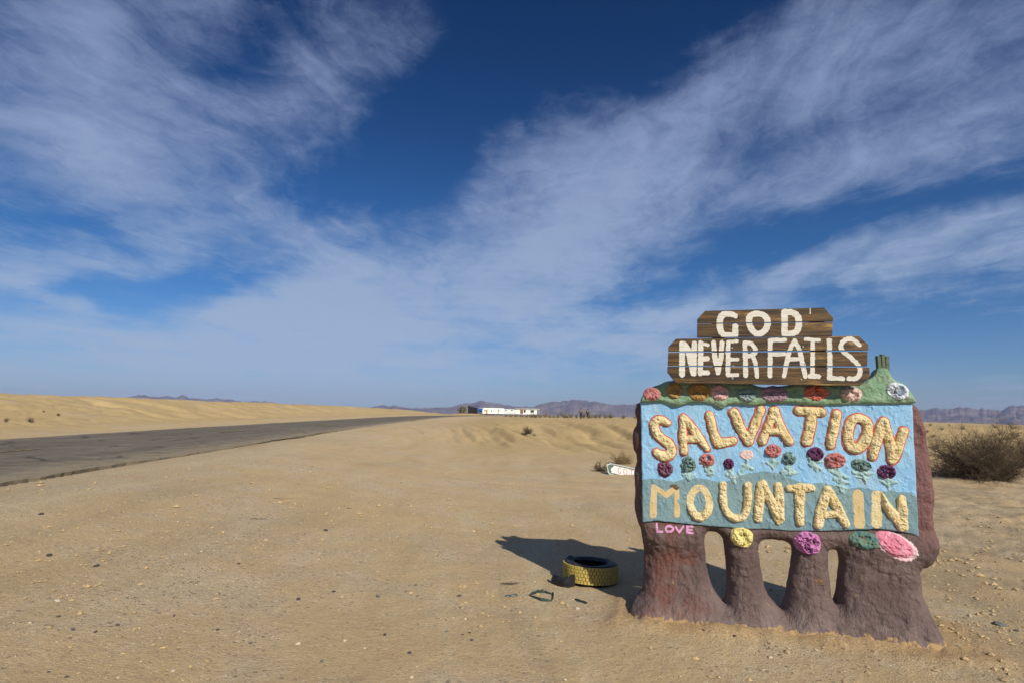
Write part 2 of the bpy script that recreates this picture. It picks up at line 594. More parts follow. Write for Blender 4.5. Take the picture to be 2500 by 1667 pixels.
def build_ground():
    radii = [0.0]
    r = 0.7
    while r < 7600:
        radii.append(r)
        r *= 1.0145 if r < 13 else (1.008 if r < 130 else 1.03)
    radii = np.array(radii)
    a1 = np.radians(np.concatenate([np.arange(-56, 56, 0.13), np.arange(56, 304, 2.0)]))
    nA = len(a1); nR = len(radii)
    RR, AA = np.meshgrid(radii[1:], a1, indexing='ij')
    X = RR * np.sin(AA); Y = RR * np.cos(AA)
    Z = np.zeros_like(X)
    for i in range(0, X.shape[0], 40):
        Z[i:i + 40] = height(X[i:i + 40], Y[i:i + 40])
    V = np.stack([X.ravel(), Y.ravel(), Z.ravel()], 1)
    V = np.concatenate([V, [[0, 0, hz(0, 0)]]])
    idx = np.arange((nR - 1) * nA).reshape(nR - 1, nA)
    a = idx[:-1]; b = idx[1:]
    quads = np.stack([a, b, np.roll(b, -1, 1), np.roll(a, -1, 1)], -1).reshape(-1, 4)
    quads = quads[:, ::-1]
    c = len(V) - 1
    # attributes: clay at the sign, roadside gravel, sand of the banks
    x, y = V[:, 0], V[:, 1]
    clay = clay_mask(x, y)
    d, arc = road_d(x, y)
    shoulder = 1 - sstep(d, ROAD_HW, ROAD_HW + 3.5 + 2 * fbm(x * 0.3, y * 0.3, 3, 51))
    shoulder = np.where(d > 0, shoulder, 0)
    yb = 27 - 5 * sstep(x, 3, 12)
    sandy = np.clip(sstep(y, yb - 6, yb + 4) * sstep(d, 6, 14) + np.where(d < -ROAD_HW, sstep(-d - ROAD_HW, 0.5, 5), 0), 0, 1)
    colr = np.stack([clay, shoulder, sandy, np.ones_like(clay)], 1)
    m = ground_material()
    fan = np.stack([idx[0], np.roll(idx[0], -1), np.full(nA, c), np.full(nA, c)], -1)
    o = mesh_np('desert_ground', V, quads, m, smooth=True, colors=colr)
    # centre fan closes the sheet under the camera
    bm = bmesh.new(); bm.from_mesh(o.data); bm.verts.ensure_lookup_table()
    for k in range(nA):
        bm.faces.new((bm.verts[idx[0][k]], bm.verts[idx[0][(k + 1) % nA]], bm.verts[c]))
    bm.normal_update()
    bm.to_mesh(o.data); bm.free()
    o.data.polygons.foreach_set('use_smooth', [True] * len(o.data.polygons))
    tag(o, 'pale tan gravelly desert ground around the painted sign', None, None, 'structure')
    return o


def ground_material():
    m, N, b = material('desert_dirt', 0.95, 0.15)
    geo = N.new('ShaderNodeNewGeometry').outputs['Position']
    at = N.new('ShaderNodeVertexColor', layer_name='tint')
    sep = N.new('ShaderNodeSeparateColor')
    N.l.new(at.outputs['Color'], sep.inputs[0])
    clay, shoulder, sandy = sep.outputs
    big = N.noise(geo, 0.45, 5, 0.6)
    mid = N.noise(geo, 1.6, 5, 0.62)
    gravelly = N.smooth(N.m('ADD', N.m('MULTIPLY', big, 0.6), N.m('MULTIPLY', mid, 0.4)), 0.44, 0.60)
    tan = N.mix(N.noise(geo, 3.0, 4, 0.6), (0.490, 0.350, 0.185), (0.560, 0.410, 0.230))
    grey = N.mix(N.noise(geo, 5.0, 4, 0.6), (0.490, 0.374, 0.235), (0.565, 0.440, 0.285))
    col = N.mix(gravelly, tan, grey)
    sand = N.mix(N.noise(geo, 0.35, 6, 0.65), (0.44, 0.315, 0.148), (0.53, 0.388, 0.195))
    sand = N.mix(N.m('MULTIPLY', N.smooth(N.noise(geo, 1.1, 7, 0.70), 0.52, 0.68), 0.55), sand, (0.335, 0.245, 0.135))
    sand = N.mix(N.m('MULTIPLY', N.smooth(N.noise(N.mapping(geo, loc=(5, 3, 0)), 0.22, 6, 0.65), 0.55, 0.68), 0.5), sand, (0.46, 0.375, 0.25))
    col = N.mix(sandy, col, sand)
    col = N.mix(N.m('MULTIPLY', shoulder, 0.35), col, (0.42, 0.345, 0.23))
    # long sweeps where wheels have sorted sand from gravel
    sw = N.noise(N.mapping(N.vm('ADD', geo, N.vm('MULTIPLY', N.noise(geo, 0.12, 3, 0.5, out='Color'), (4, 4, 0))), rot=(0, 0, R(14)), scale=(1.25, 0.11, 1)), 1.0, 5, 0.6)
    flat = N.m('SUBTRACT', 1.0, sandy)
    col = N.mix(N.m('MULTIPLY', N.smooth(sw, 0.52, 0.66), N.m('MULTIPLY', flat, 0.42)), col, (0.390, 0.295, 0.165))
    col = N.mix(N.m('MULTIPLY', N.smooth(sw, 0.47, 0.34), N.m('MULTIPLY', flat, 0.55)), col, (0.56, 0.45, 0.275))
    # darker broken soil to the right of the sign
    spx = N.new('ShaderNodeSeparateXYZ'); N.l.new(geo, spx.inputs[0])
    rt = N.m('MULTIPLY', N.smooth(N.m('MULTIPLY_ADD', spx.outputs[1], -0.20, spx.outputs[0]), 2.2, 4.0), N.smooth(N.noise(geo, 1.3, 6, 0.68), 0.40, 0.62))
    col = N.mix(N.m('MULTIPLY', rt, N.m('MULTIPLY', flat, 0.6)), col, (0.285, 0.222, 0.140))
    # reddish sandy patches
    col = N.mix(N.m('MULTIPLY', N.smooth(N.noise(geo, 0.8, 4, 0.55), 0.60, 0.74), 0.5), col, (0.46, 0.27, 0.125))
    cl = N.mix(N.noise(geo, 9, 5, 0.65), (0.38, 0.235, 0.110), (0.52, 0.345, 0.165))
    col = N.mix(N.m('MULTIPLY', clay, 0.7), col, cl)
    # grains: light and dark specks, finer and finer
    for sc, amt, dark, light in ((22, 0.8, (0.17, 0.135, 0.10), (0.66, 0.54, 0.36)), (48, 0.85, (0.16, 0.125, 0.09), (0.66, 0.54, 0.35)), (110, 0.8, (0.17, 0.13, 0.09), (0.64, 0.52, 0.34))):
        vo = N.new('ShaderNodeTexVoronoi', feature='F1')
        N.l.new(geo, vo.inputs['Vector'])
        vo.inputs['Scale'].default_value = sc
        rnd = N.new('ShaderNodeSeparateColor')
        N.l.new(vo.outputs['Color'], rnd.inputs[0])
        core = N.smooth(vo.outputs['Distance'], 0.42, 0.30)
        dk = N.m('MULTIPLY', core, N.smooth(rnd.outputs[0], 0.76, 0.84))
        lt = N.m('MULTIPLY', core, N.smooth(rnd.outputs[1], 0.76, 0.84))
        k = N.m('MULTIPLY_ADD', gravelly, 0.6, 0.4)
        k = N.m('MULTIPLY', k, N.m('SUBTRACT', 1.0, N.m('MULTIPLY', sandy, 0.7)))
        col = N.mix(N.m('MULTIPLY', dk, N.m('MULTIPLY', k, amt)), col, dark)
        col = N.mix(N.m('MULTIPLY', lt, N.m('MULTIPLY', k, amt)), col, light)
    N.l.new(col, b.inputs['Base Color'])
    h = N.m('ADD', N.m('MULTIPLY', N.noise(geo, 14, 7, 0.70), 0.8), N.m('MULTIPLY', N.noise(geo, 60, 5, 0.7), 0.7))
    h = N.m('ADD', h, N.m('MULTIPLY', N.noise(geo, 2.2, 4, 0.6), 0.8))
    set_bump(N, b, h, 0.9, 0.030)
    return m


build_ground()


def build_road():
    m, N, b = material('old_asphalt', 0.9, 0.25)
    geo = N.new('ShaderNodeNewGeometry').outputs['Position']
    uv = N.new('ShaderNodeVertexColor', layer_name='tint')
    sp = N.new('ShaderNodeSeparateColor'); N.l.new(uv.outputs['Color'], sp.inputs[0])
    across = sp.outputs[0]
    base = N.mix(N.noise(geo, 2.2, 6, 0.62), (0.124, 0.104, 0.076), (0.182, 0.154, 0.112))
    # wheel paths, polished and darker with oil
    ln = N.noise(N.mapping(N.comb(N.m('MULTIPLY', across, 9.0), N.m('MULTIPLY', sp.outputs[1], 60.0)), scale=(1, 0.25, 1)), 1.6, 5, 0.6)
    base = N.mix(N.m('MULTIPLY', N.smooth(ln, 0.42, 0.62), 0.55), base, (0.088, 0.078, 0.064))
    speck = N.noise(geo, 38, 3, 0.7)
    base = N.mix(N.smooth(speck, 0.54, 0.66), base, (0.26, 0.225, 0.165))
    # cracks and old patches
    vc = N.new('ShaderNodeTexVoronoi', feature='DISTANCE_TO_EDGE'); N.l.new(N.vm('ADD', geo, N.vm('MULTIPLY', N.noise(geo, 1.2, 4, 0.6, out='Color'), (0.8, 0.8, 0))), vc.inputs['Vector'])
    vc.inputs['Scale'].default_value = 0.55
    base = N.mix(N.m('MULTIPLY', N.smooth(vc.outputs['Distance'], 0.035, 0.012), N.smooth(N.noise(geo, 0.4, 3, 0.5), 0.45, 0.6)), base, (0.045, 0.040, 0.034))
    base = N.mix(N.m('MULTIPLY', N.smooth(N.noise(geo, 0.7, 6, 0.68), 0.52, 0.62), 0.45), base, (0.215, 0.190, 0.145))
    # dust blown onto both edges
    edge = N.smooth(N.m('ABSOLUTE', N.m('SUBTRACT', across, 0.5)), 0.36, 0.5)
    dust = N.smooth(N.m('ADD', N.noise(geo, 3.0, 6, 0.66), N.m('ADD', N.m('MULTIPLY', edge, 0.20), N.m('MULTIPLY', N.smooth(across, 0.62, 1.0), 0.16))), 0.52, 0.84)
    base = N.mix(N.m('MULTIPLY', dust, 0.8), base, (0.30, 0.24, 0.155))
    base = N.mix(N.m('MULTIPLY', sp.outputs[2], 0.9), base, (0.062, 0.052, 0.040))   # freshly broken edge
    N.l.new(base, b.inputs['Base Color'])
    set_bump(N, b, N.noise(geo, 45, 5, 0.7), 0.6, 0.02)
    line = spline(road_ctrl, 60)
    t = np.gradient(line, axis=0); t = t / np.hypot(t[:, 0], t[:, 1])[:, None]
    nrm = np.stack([t[:, 1], -t[:, 0]], 1)
    s = np.concatenate([[0], np.cumsum(np.hypot(*np.diff(line, axis=0).T))])
    K = 15
    cs = np.linspace(-1, 1, K)
    # broken edge
    rag = 0.22 * fbm(s * 1.3, s * 0 + 3, 5, 71, 0.68) + 0.16 * fbm(s * 0.25, s * 0, 3, 72)
    rag2 = 0.10 * fbm(s * 1.7, s * 0 + 9, 5, 73, 0.6) + 0.10 * fbm(s * 0.25, s * 0, 3, 74)
    V = []; C = []
    ring = []
    for k, c in enumerate(cs):
        off = np.full(len(s), c * ROAD_HW)
        if k == K - 1: off = off + rag
        if k == 0: off = off - rag2
        z = ROAD_Z + 0.03 * (1 - c * c) + 0.012 * fbm(s * 0.4, np.full(len(s), c * 3), 3, 75)
        P = line + nrm * off[:, None]
        ring.append(np.stack([P[:, 0], P[:, 1], z], 1))
        C.append(np.stack([np.full(len(s), (c + 1) / 2), s / 300, s * 0, s * 0 + 1], 1))
    first = ring[0].copy(); first[:, 2] -= 0.16
    last = ring[-1].copy(); last[:, 2] -= 0.16
    ring = [first] + ring + [last]
    e0 = C[0].copy(); e1 = C[-1].copy(); e0[:, 2] = 1; e1[:, 2] = np.clip(0.35 + 1.1 * fbm(s * 0.22, s * 0, 3, 76), 0, 1)
    mid1 = ring[-2].copy(); ring.insert(-1, mid1); C.append(e1)
    C = [e0] + C + [e1]
    n = len(s); Kt = len(ring)
    V = np.concatenate(ring); Cc = np.concatenate(C)
    idx = np.arange(Kt * n).reshape(Kt, n)
    q = np.stack([idx[:-1, :-1], idx[1:, :-1], idx[1:, 1:], idx[:-1, 1:]], -1).reshape(-1, 4)
    o = mesh_np('road', V, q, m, smooth=False, colors=Cc)
    tag(o, 'weathered grey asphalt road with broken edges running past the sign', None, None, 'structure')
    # faded yellow centre dashes, painted 4 mm above the crown
    mp, N2, b2 = material('faded_yellow_paint', 0.85)
    g2 = N2.new('ShaderNodeNewGeometry').outputs['Position']
    N2.l.new(N2.mix(N2.smooth(N2.noise(g2, 8, 5, 0.65), 0.40, 0.62), (0.42, 0.26, 0.055), (0.13, 0.11, 0.075)), b2.inputs['Base Color'])
    dash = MB()
    s_near = s[np.argmin(np.abs(line[:, 1] - 25.5))]
    for k in range(-3, 6):
        i0 = np.searchsorted(s, s_near + k * 14.6); i1 = np.searchsorted(s, s_near + k * 14.6 + 3.6)
        if i1 >= n - 1 or i0 <= 0: continue
        vs = []
        for i in range(i0, i1 + 1):
            for sg in (-0.06, 0.06):
                p = line[i] + nrm[i] * (0.25 + sg)
                vs.append((p[0], p[1], ROAD_Z + 0.047))
        dash.add(vs, [(2 * j, 2 * j + 1, 2 * j + 3, 2 * j + 2) for j in range(i1 - i0)])
    d = dash.build('road_marking', mp, o)


build_road()


# ------------------------------------------------------------------ mountains
def build_range(name, pts, D, label, seed, extend):
    m, N, b = material(name + '_rock', 0.95, 0.1)
    geo = N.new('ShaderNodeNewGeometry').outputs['Position']
    n = N.noise(geo, 0.004, 8, 0.62)
    col = N.mix(N.smooth(n, 0.35, 0.65), (0.120, 0.088, 0.110), (0.255, 0.195, 0.190))
    N.l.new(col, b.inputs['Base Color'])
    set_bump(N, b, N.noise(geo, 0.010, 8, 0.68), 1.0, 70.0)
    az, hh = [], []
    for (px, py) in pts:
        d = px_dir(px, py); hd = math.hypot(d[0], d[1])
        az.append(math.atan2(d[0], d[1])); hh.append(d[2] / hd * D + EYE)
    az = np.array(az); hh = np.array(hh)
    a0, a1 = extend
    A = np.arange(a0, a1, 0.0011)
    prof = np.interp(A, az, hh)
    outside = (A < az[0]) | (A > az[-1])
    prof = prof + np.where(outside, 45 * fbm(A * 14, A * 0, 4, seed + 3), 19 * fbm(A * 110, A * 0, 5, seed, 0.62))
    base = -0.012 * D - 25
    rows = np.linspace(0, 1, 46)
    T = np.where(rows < 0.72, rows / 0.72, 1)          # front slope
    V = np.zeros((len(rows), len(A), 3))
    for i, r_ in enumerate(rows):
        dist = D * (0.78 + 0.22 * min(r_ / 0.72, 1) + 0.10 * max(0, (r_ - 0.72) / 0.28))
        t = min(r_ / 0.72, 1.0)
        back = max(0, (r_ - 0.72) / 0.28)
        mx = np.sin(A) * dist / 420.0; my = np.cos(A) * dist / 420.0
        wob = fbm(mx * 0.6, my * 0.6, 5, seed + 7)
        rid = 1 - np.abs(fbm(mx + wob * 0.8, my + wob * 0.5, 5, seed + 9, 0.6)) * 1.6
        shape = t ** 1.25 * (1 - back) + 0
        e = 4 * t * (1 - t)
        h = base + (prof * (dist / D) - base) * np.clip(shape + e * (0.42 * (rid - 0.62) + 0.26 * wob), 0, None)
        lim = base + (prof * (dist / D) - base) * (0.985 if t < 1 else 1.0)
        h = np.minimum(h, lim) if t < 1 else h
        V[i, :, 0] = np.sin(A) * dist; V[i, :, 1] = np.cos(A) * dist; V[i, :, 2] = h
    idx = np.arange(len(rows) * len(A)).reshape(len(rows), len(A))
    q = np.stack([idx[:-1, :-1], idx[:-1, 1:], idx[1:, 1:], idx[1:, :-1]], -1).reshape(-1, 4)
    o = mesh_np(name, V.reshape(-1, 3), q, m, smooth=True)
    tag(o, label, None, None, 'structure')


central = [(870, 1003), (905, 993), (921, 990), (936, 987.6), (950, 989), (966, 991), (995, 994.4), (1030, 995), (1068, 994), (1095, 992), (1110, 990),
           (1123, 984.6), (1148, 981), (1176, 977.4), (1195, 981), (1212, 983), (1229, 988), (1259, 990), (1280, 991), (1301, 990),
           (1323, 982.5), (1340, 980), (1352, 980.5), (1365, 978.5), (1395, 974.6), (1412, 976), (1429, 978), (1450, 979), (1472, 981), (1497, 986), (1527, 985), (1557, 984),
           (1650, 989), (1800, 984), (1950, 992), (2100, 986), (2254, 999), (2286, 996), (2319, 999), (2339, 993), (2364, 992), (2386, 996),
           (2400, 993), (2408, 999.5), (2444, 1000), (2464, 991), (2500, 990), (2560, 996)]
build_range('mountain_range', central, 5600.0, 'hazy purple desert mountains on the horizon behind the trailers and the sign', 3, (-0.32, 1.2))
left_tips = [(250, 990), (312, 966), (330, 963), (343, 961), (352, 962), (363, 966), (378, 966.5), (400, 967), (427, 968), (437, 966), (444, 963.5), (452, 965), (461, 970),
             (490, 973), (512, 973), (525, 971.5), (541, 974), (580, 977), (620, 979), (634, 979.5), (648, 976.5), (664, 979.5), (700, 986), (860, 1000)]
build_range('distant_peaks', left_tips, 7000.0, 'small blue peaks just showing above the sandy berm', 13, (-0.95, -0.22))

# ------------------------------------------------------------------ haze
hm = bpy.data.materials.new('desert_haze')
hm.use_nodes = True
hm.node_tree.nodes.clear()
hN = Nodes(hm.node_tree)
hout = hN.new('ShaderNodeOutputMaterial')
hv = hN.new('ShaderNodeVolumePrincipled')
hv.inputs['Color'].default_value = (0.58, 0.68, 1.0, 1)
hv.inputs['Density'].default_value = 9.5e-5
hv.inputs['Anisotropy'].default_value = 0.0
hm.node_tree.links.new(hv.outputs[0], hout.inputs['Volume'])
hb = MB()
hb.box((0, 0, 45), (16600, 16600, 330))
haze = hb.build('haze', hm)
tag(haze, 'thin blue desert haze in the air in front of the mountains', None, None, 'stuff')
# ================================================================== sign geometry
def local_ray(px, py, w=0.0):
    """place of the photograph -> (u, v) on the plane w metres in front of the blue panel"""
    d = px_dir(px, py)
    # (P - S).SW = w
    den = d[0] * SW[0] + d[1] * SW[1]
    t = (w + SX * SW[0] + SY * SW[1]) / den
    x, y, z = d[0] * t, d[1] * t, EYE + d[2] * t
    return (x - SX) * SU[0] + (y - SY) * SU[1], z


def zoomer(ox, oy, k):
    return lambda x, y: (ox + x / k, oy + y / k)


Z1 = zoomer(1530, 720, 2.614)
Z2 = zoomer(1600, 740, 7.127)
Z3 = zoomer(1850, 740, 7.127)
Z4 = zoomer(1540, 930, 6.272)
Z5 = zoomer(1880, 930, 5.6)
Z6 = zoomer(1540, 1120, 6.19)
Z7 = zoomer(1900, 1120, 5.6)
Z8 = zoomer(1500, 1260, 2.834)


def px_len(n, k):
    """length of n zoom pixels in metres on the panel (about 5.5 m away)"""
    return n / k * 5.45 / F


def stroke_pts(zf, k, pts, w=0.0, r=None):
    out = []
    for p in pts:
        u, v = local_ray(*zf(p[0], p[1]), w)
        out.append((u, v, px_len(p[2] if len(p) > 2 else r, k)))
    return out


def smooth_stroke(P, it=2, closed=False):
    P = np.array(P, float)
    for _ in range(it):
        if closed:
            Q = np.roll(P, -1, 0)
            P = np.stack([0.75 * P + 0.25 * Q, 0.25 * P + 0.75 * Q], 1).reshape(-1, 3)
        elif len(P) > 2:
            a = 0.75 * P[:-1] + 0.25 * P[1:]; b = 0.25 * P[:-1] + 0.75 * P[1:]
            P = np.concatenate([P[:1], np.stack([a, b], 1).reshape(-1, 3)[1:-1], P[-1:]])
    if closed:
        P = np.concatenate([P, P[:1]])
    return P


def sdf_strokes(U, V, strokes):
    s = np.full(U.shape, 1e9)
    for P in strokes:
        for a, b in zip(P[:-1], P[1:]):
            dx, dy = b[0] - a[0], b[1] - a[1]
            L = dx * dx + dy * dy + 1e-12
            t = np.clip(((U - a[0]) * dx + (V - a[1]) * dy) / L, 0, 1)
            s = np.minimum(s, np.hypot(U - a[0] - t * dx, V - a[1] - t * dy) - (a[2] + t * (b[2] - a[2])))
    return s


def sdf_poly(U, V, poly):
    P = np.array(poly, float)[:, :2]
    d = np.full(U.shape, 1e9); inside = np.zeros(U.shape, bool)
    for a, b in zip(P, np.roll(P, -1, 0)):
        e = b - a
        t = np.clip(((U - a[0]) * e[0] + (V - a[1]) * e[1]) / (e @ e + 1e-12), 0, 1)
        d = np.minimum(d, np.hypot(U - a[0] - t * e[0], V - a[1] - t * e[1]))
        c = ((a[1] > V) != (b[1] > V)) & (U < (b[0] - a[0]) * (V - a[1]) / (b[1] - a[1] + 1e-15) + a[0])
        inside ^= c
    return np.where(inside, -d, d)


def chaikin(poly, it=2):
    P = np.array(poly, float)
    for _ in range(it):
        Q = np.roll(P, -1, 0)
        P = np.stack([0.75 * P + 0.25 * Q, 0.25 * P + 0.75 * Q], 1).reshape(-1, 2)
    return P


def grid_for(bounds, cell):
    u0, u1, v0, v1 = bounds
    return np.meshgrid(np.arange(u0, u1 + cell, cell), np.arange(v0, v1 + cell, cell), indexing='xy')


def relief(name, sfun, bounds, cell, wfun, mat, parent, idxfun=None, back=None, snap=True):
    """a modelled relief: the region sfun<0 of the (u,v) plane, its front at wfun(s,U,V); back gives it a closed rear"""
    U, V = grid_for(bounds, cell)
    S = sfun(U, V)
    inside = S < 0
    q = inside[:-1, :-1] | inside[1:, :-1] | inside[:-1, 1:] | inside[1:, 1:]
    if not q.any():
        return None
    gv, gu = np.gradient(S, cell)
    g2 = np.maximum(gu * gu + gv * gv, 0.3)
    out = S > 0
    if snap:
        lim = np.clip(S, 0, 1.5 * cell)
        U2 = np.where(out, U - lim * gu / g2, U); V2 = np.where(out, V - lim * gv / g2, V)
        S = np.where(out, 0, S)
    else:
        U2, V2 = U, V
    W = wfun(S, U2, V2)
    n = U.size
    idx = np.arange(n).reshape(U.shape)
    jj, ii = np.nonzero(q)
    quads = np.stack([idx[jj, ii], idx[jj, ii + 1], idx[jj + 1, ii + 1], idx[jj + 1, ii]], -1)
    verts = np.stack([U2.ravel(), -W.ravel(), V2.ravel()], 1)
    mi = None
    if idxfun is not None:
        mi = idxfun(U2, V2).ravel()[quads].min(1)
    if back is not None:
        WB = back(S, U2, V2)
        vb = np.stack([U2.ravel(), -WB.ravel(), V2.ravel()], 1)
        bi = np.where(out.ravel(), np.arange(n), np.arange(n) + n)
        qb = bi[quads][:, ::-1]
        verts = np.concatenate([verts, vb]); quads = np.concatenate([quads, qb])
    used = np.unique(quads)
    rem = np.full(len(verts), -1); rem[used] = np.arange(len(used))
    return mesh_np(name, verts[used], rem[quads], mat, parent, smooth=True, mat_idx=mi)


def bounds_of(arrs, pad):
    A = np.concatenate([np.array(a)[:, :2] for a in arrs])
    r = max([np.array(a)[:, 2].max() if np.array(a).shape[1] > 2 else 0 for a in arrs])
    return (A[:, 0].min() - r - pad, A[:, 0].max() + r + pad, A[:, 1].min() - r - pad, A[:, 1].max() + r + pad)


# ---- materials of the sign
def adobe_mat():
    m, N, b = material('brown_painted_adobe', 0.75, 0.3)
    v = objco(N)
    sp = N.new('ShaderNodeSeparateXYZ'); N.l.new(v, sp.inputs[0])
    n = N.noise(v, 2.6, 7, 0.62)
    col = N.mix(N.smooth(n, 0.34, 0.66), (0.112, 0.074, 0.068), (0.175, 0.124, 0.113))
    # thicker maroon paint on the left leg and the right side
    left = N.smooth(N.m('MULTIPLY_ADD', N.noise(v, 5, 4, 0.6), 0.5, sp.outputs[0]), 0.95, 0.70)
    col = N.mix(N.m('MULTIPLY', left, N.smooth(N.noise(v, 2.2, 5, 0.62), 0.42, 0.60)), col, (0.150, 0.062, 0.048))
    right = N.smooth(sp.outputs[0], 2.38, 2.44)
    col = N.mix(N.m('MULTIPLY', N.m('MULTIPLY', right, N.smooth(sp.outputs[2], 0.7, 1.0)), 0.85), col, (0.205, 0.098, 0.092))
    # scuffs down to bare mud, dust kicked up on the feet
    mud = N.smooth(N.noise(v, 7.5, 6, 0.70), 0.645, 0.68)
    col = N.mix(N.m('MULTIPLY', mud, 0.8), col, (0.34, 0.215, 0.085))
    dust = N.m('MULTIPLY', N.smooth(sp.outputs[2], 0.42, 0.0), N.smooth(N.noise(v, 6, 6, 0.65), 0.35, 0.65))
    col = N.mix(N.m('MULTIPLY', dust, 0.7), col, (0.245, 0.190, 0.175))
    low = N.smooth(N.m('ADD', sp.outputs[2], N.m('MULTIPLY', N.noise(v, 8, 6, 0.66), -0.26)), -0.062, -0.072)
    col = N.mix(low, col, (0.42, 0.275, 0.13))
    fine = N.noise(v, 38, 5, 0.65)
    col = N.mix(0.45, col, N.mix(fine, (0.2, 0.2, 0.2), (0.8, 0.8, 0.8)), 'OVERLAY')
    N.l.new(col, b.inputs['Base Color'])
    h = N.m('ADD', N.noise(v, 30, 7, 0.66), N.m('MULTIPLY', N.noise(N.mapping(v, scale=(1, 1, 0.4)), 16, 5, 0.62), 1.6))
    set_bump(N, b, h, 1.0, 0.024)
    return m


M_adobe = adobe_mat()
M_green = stucco('pale_green_painted_clay', (0.165, 0.285, 0.175), (0.270, 0.380, 0.255), 7, 1.0, 48, 0.014, (0.190, 0.205, 0.115), 0.60, 0.72)
M_yellow = stucco('cream_yellow_painted_plaster', (0.64, 0.50, 0.245), (0.72, 0.615, 0.375), 9, 1.0, 60, 0.012, (0.58, 0.41, 0.08), 0.60, 0.72)
M_flat = stucco('flat_cream_paint', (0.53, 0.40, 0.19), (0.60, 0.465, 0.25), 7, 0.35, 70, 0.004)
M_red = stucco('coral_red_paint', (0.40, 0.085, 0.060), (0.50, 0.14, 0.10), 20, 0.4, 60, 0.004)


def panel_paint(name, c1, c2, c3):
    m, N, b = material(name, 0.55, 0.4)
    v = objco(N)
    n = N.noise(v, 2.2, 6, 0.62)
    col = N.mix(N.smooth(n, 0.34, 0.66), c1, c2)
    col = N.mix(N.m('MULTIPLY', N.smooth(N.noise(N.mapping(v, scale=(1.6, 1, 0.45)), 2.6, 5, 0.6), 0.53, 0.70), 0.8), col, c3)
    st = N.noise(N.mapping(v, rot=(0, R(35), 0), scale=(1, 1, 0.35)), 40, 5, 0.65)
    col = N.mix(0.35, col, N.mix(st, (0.2, 0.2, 0.2), (0.8, 0.8, 0.8)), 'OVERLAY')
    N.l.new(col, b.inputs['Base Color'])
    h = N.m('ADD', st, N.m('MULTIPLY', N.noise(v, 95, 4, 0.6), 0.7))
    set_bump(N, b, h, 0.9, 0.010)
    return m


M_sky = panel_paint('sky_blue_paint', (0.205, 0.425, 0.655), (0.285, 0.510, 0.715), (0.33, 0.45, 0.52))
M_hill = panel_paint('grey_blue_hill_paint', (0.145, 0.250, 0.295), (0.190, 0.295, 0.315), (0.135, 0.255, 0.350))

sign = empty('salvation_sign', (SX, SY, 0.0), SPHI)
tag(sign, 'hand built adobe sign on four brown legs lettered SALVATION MOUNTAIN in yellow', 'sign')

# ---- adobe body with its four legs
wb = -0.06
body_px = [(1560, 980), (1552, 1003), (1559, 1034), (1546, 1057), (1545, 1087), (1557, 1118), (1547, 1148), (1547, 1175), (1555, 1206), (1551, 1240), (1559, 1271),
           (1569, 1298), (1575, 1366), (1571, 1419), (1566, 1447), (1545, 1470), (1528, 1500), (1526, 1580)]
body_right_px = [(2325, 1700), (2318, 1600), (2292, 1545), (2272, 1500), (2256, 1462), (2249, 1420), (2249, 1392), (2270, 1387), (2289, 1362), (2297, 1327), (2288, 1295), (2285, 1260), (2289, 1218),
                 (2279, 1140), (2270, 1104), (2263.5, 1035), (2240, 985), (2200, 972), (1900, 968), (1620, 968)]
body_poly = chaikin([local_ray(x, y, wb) for x, y in body_px + body_right_px], 1)
gaps_px = [
    [(1721, 1302), (1743, 1299), (1762, 1307), (1770, 1330), (1774, 1400), (1776, 1450), (1770, 1475), (1752, 1455), (1735, 1415), (1727, 1359)],
    [(1853, 1322), (1895, 1319), (1933, 1327), (1938, 1348), (1930, 1419), (1923, 1457), (1915, 1496), (1890, 1476), (1868, 1436), (1859, 1376)],
    [(2022, 1349), (2037, 1343), (2055, 1350), (2053, 1394), (2049, 1435), (2044, 1474), (2036, 1466), (2027, 1401)],
]
gap_polys = [chaikin([local_ray(x, y, wb) for x, y in g], 2) for g in gaps_px]


def body_sdf(U, V):
    s = sdf_poly(U, V, body_poly)
    for g in gap_polys:
        s = np.maximum(s, -sdf_poly(U, V, g))
    return s + 0.010 * fbm(U * 9, V * 9, 4, 101) + 0.012 * fbm(U * 3, V * 3, 2, 102)


def wmid(U, V):
    # the left leg stands a little further back
    return -0.12 - 0.07 * (1 - sstep(V, 0.58, 0.78)) * (1 - sstep(U, 0.45, 0.8)) * sstep(V, 0.05, 0.4) - 0.02 * sstep(V, 0.8, 0.96)


def body_t(S, U, V):
    legs = 1 - sstep(V, 0.80, 0.96)
    T = 0.105 + legs * (0.035 + 0.12 * np.exp(-np.maximum(V, -0.05) / 0.16) + 0.07 * sstep(0.6 - V, 0, 0.6))
    T = T + legs * 0.06 * sstep(U, 1.7, 2.3)
    Rr = np.where(legs > 0.5, 0.155, 0.07)
    Rr = 0.07 + 0.085 * legs
    e = np.clip(-S / Rr, 0, 1)
    prof = np.sqrt(np.maximum(1 - (1 - e) ** 2, 0))
    return T * prof


def body_front(S, U, V):
    lump = 0.024 * fbm(U * 5, V * 5, 4, 103) + 0.011 * fbm(U * 17, V * 17, 4, 104, 0.6) - 0.010 * np.maximum(0.16 - np.abs(fbm(U * 4.5, V * 6.5, 3, 107)), 0) / 0.16
    ridge = 0.012 * (1 - np.abs(fbm(U * 11, V * 4, 3, 105))) - 0.008
    legs = 1 - sstep(V, 0.78, 0.92)
    right = sstep(U, 2.42, 2.50)
    return wmid(U, V) + body_t(S, U, V) + sstep(-S, 0, 0.03) * ((lump + ridge) * np.clip(legs + right, 0.0, 1) - 0.004)


def body_back(S, U, V):
    return wmid(U, V) - body_t(S, U, V) * (0.9 + 0.1 * fbm(U * 6, V * 6, 3, 106))


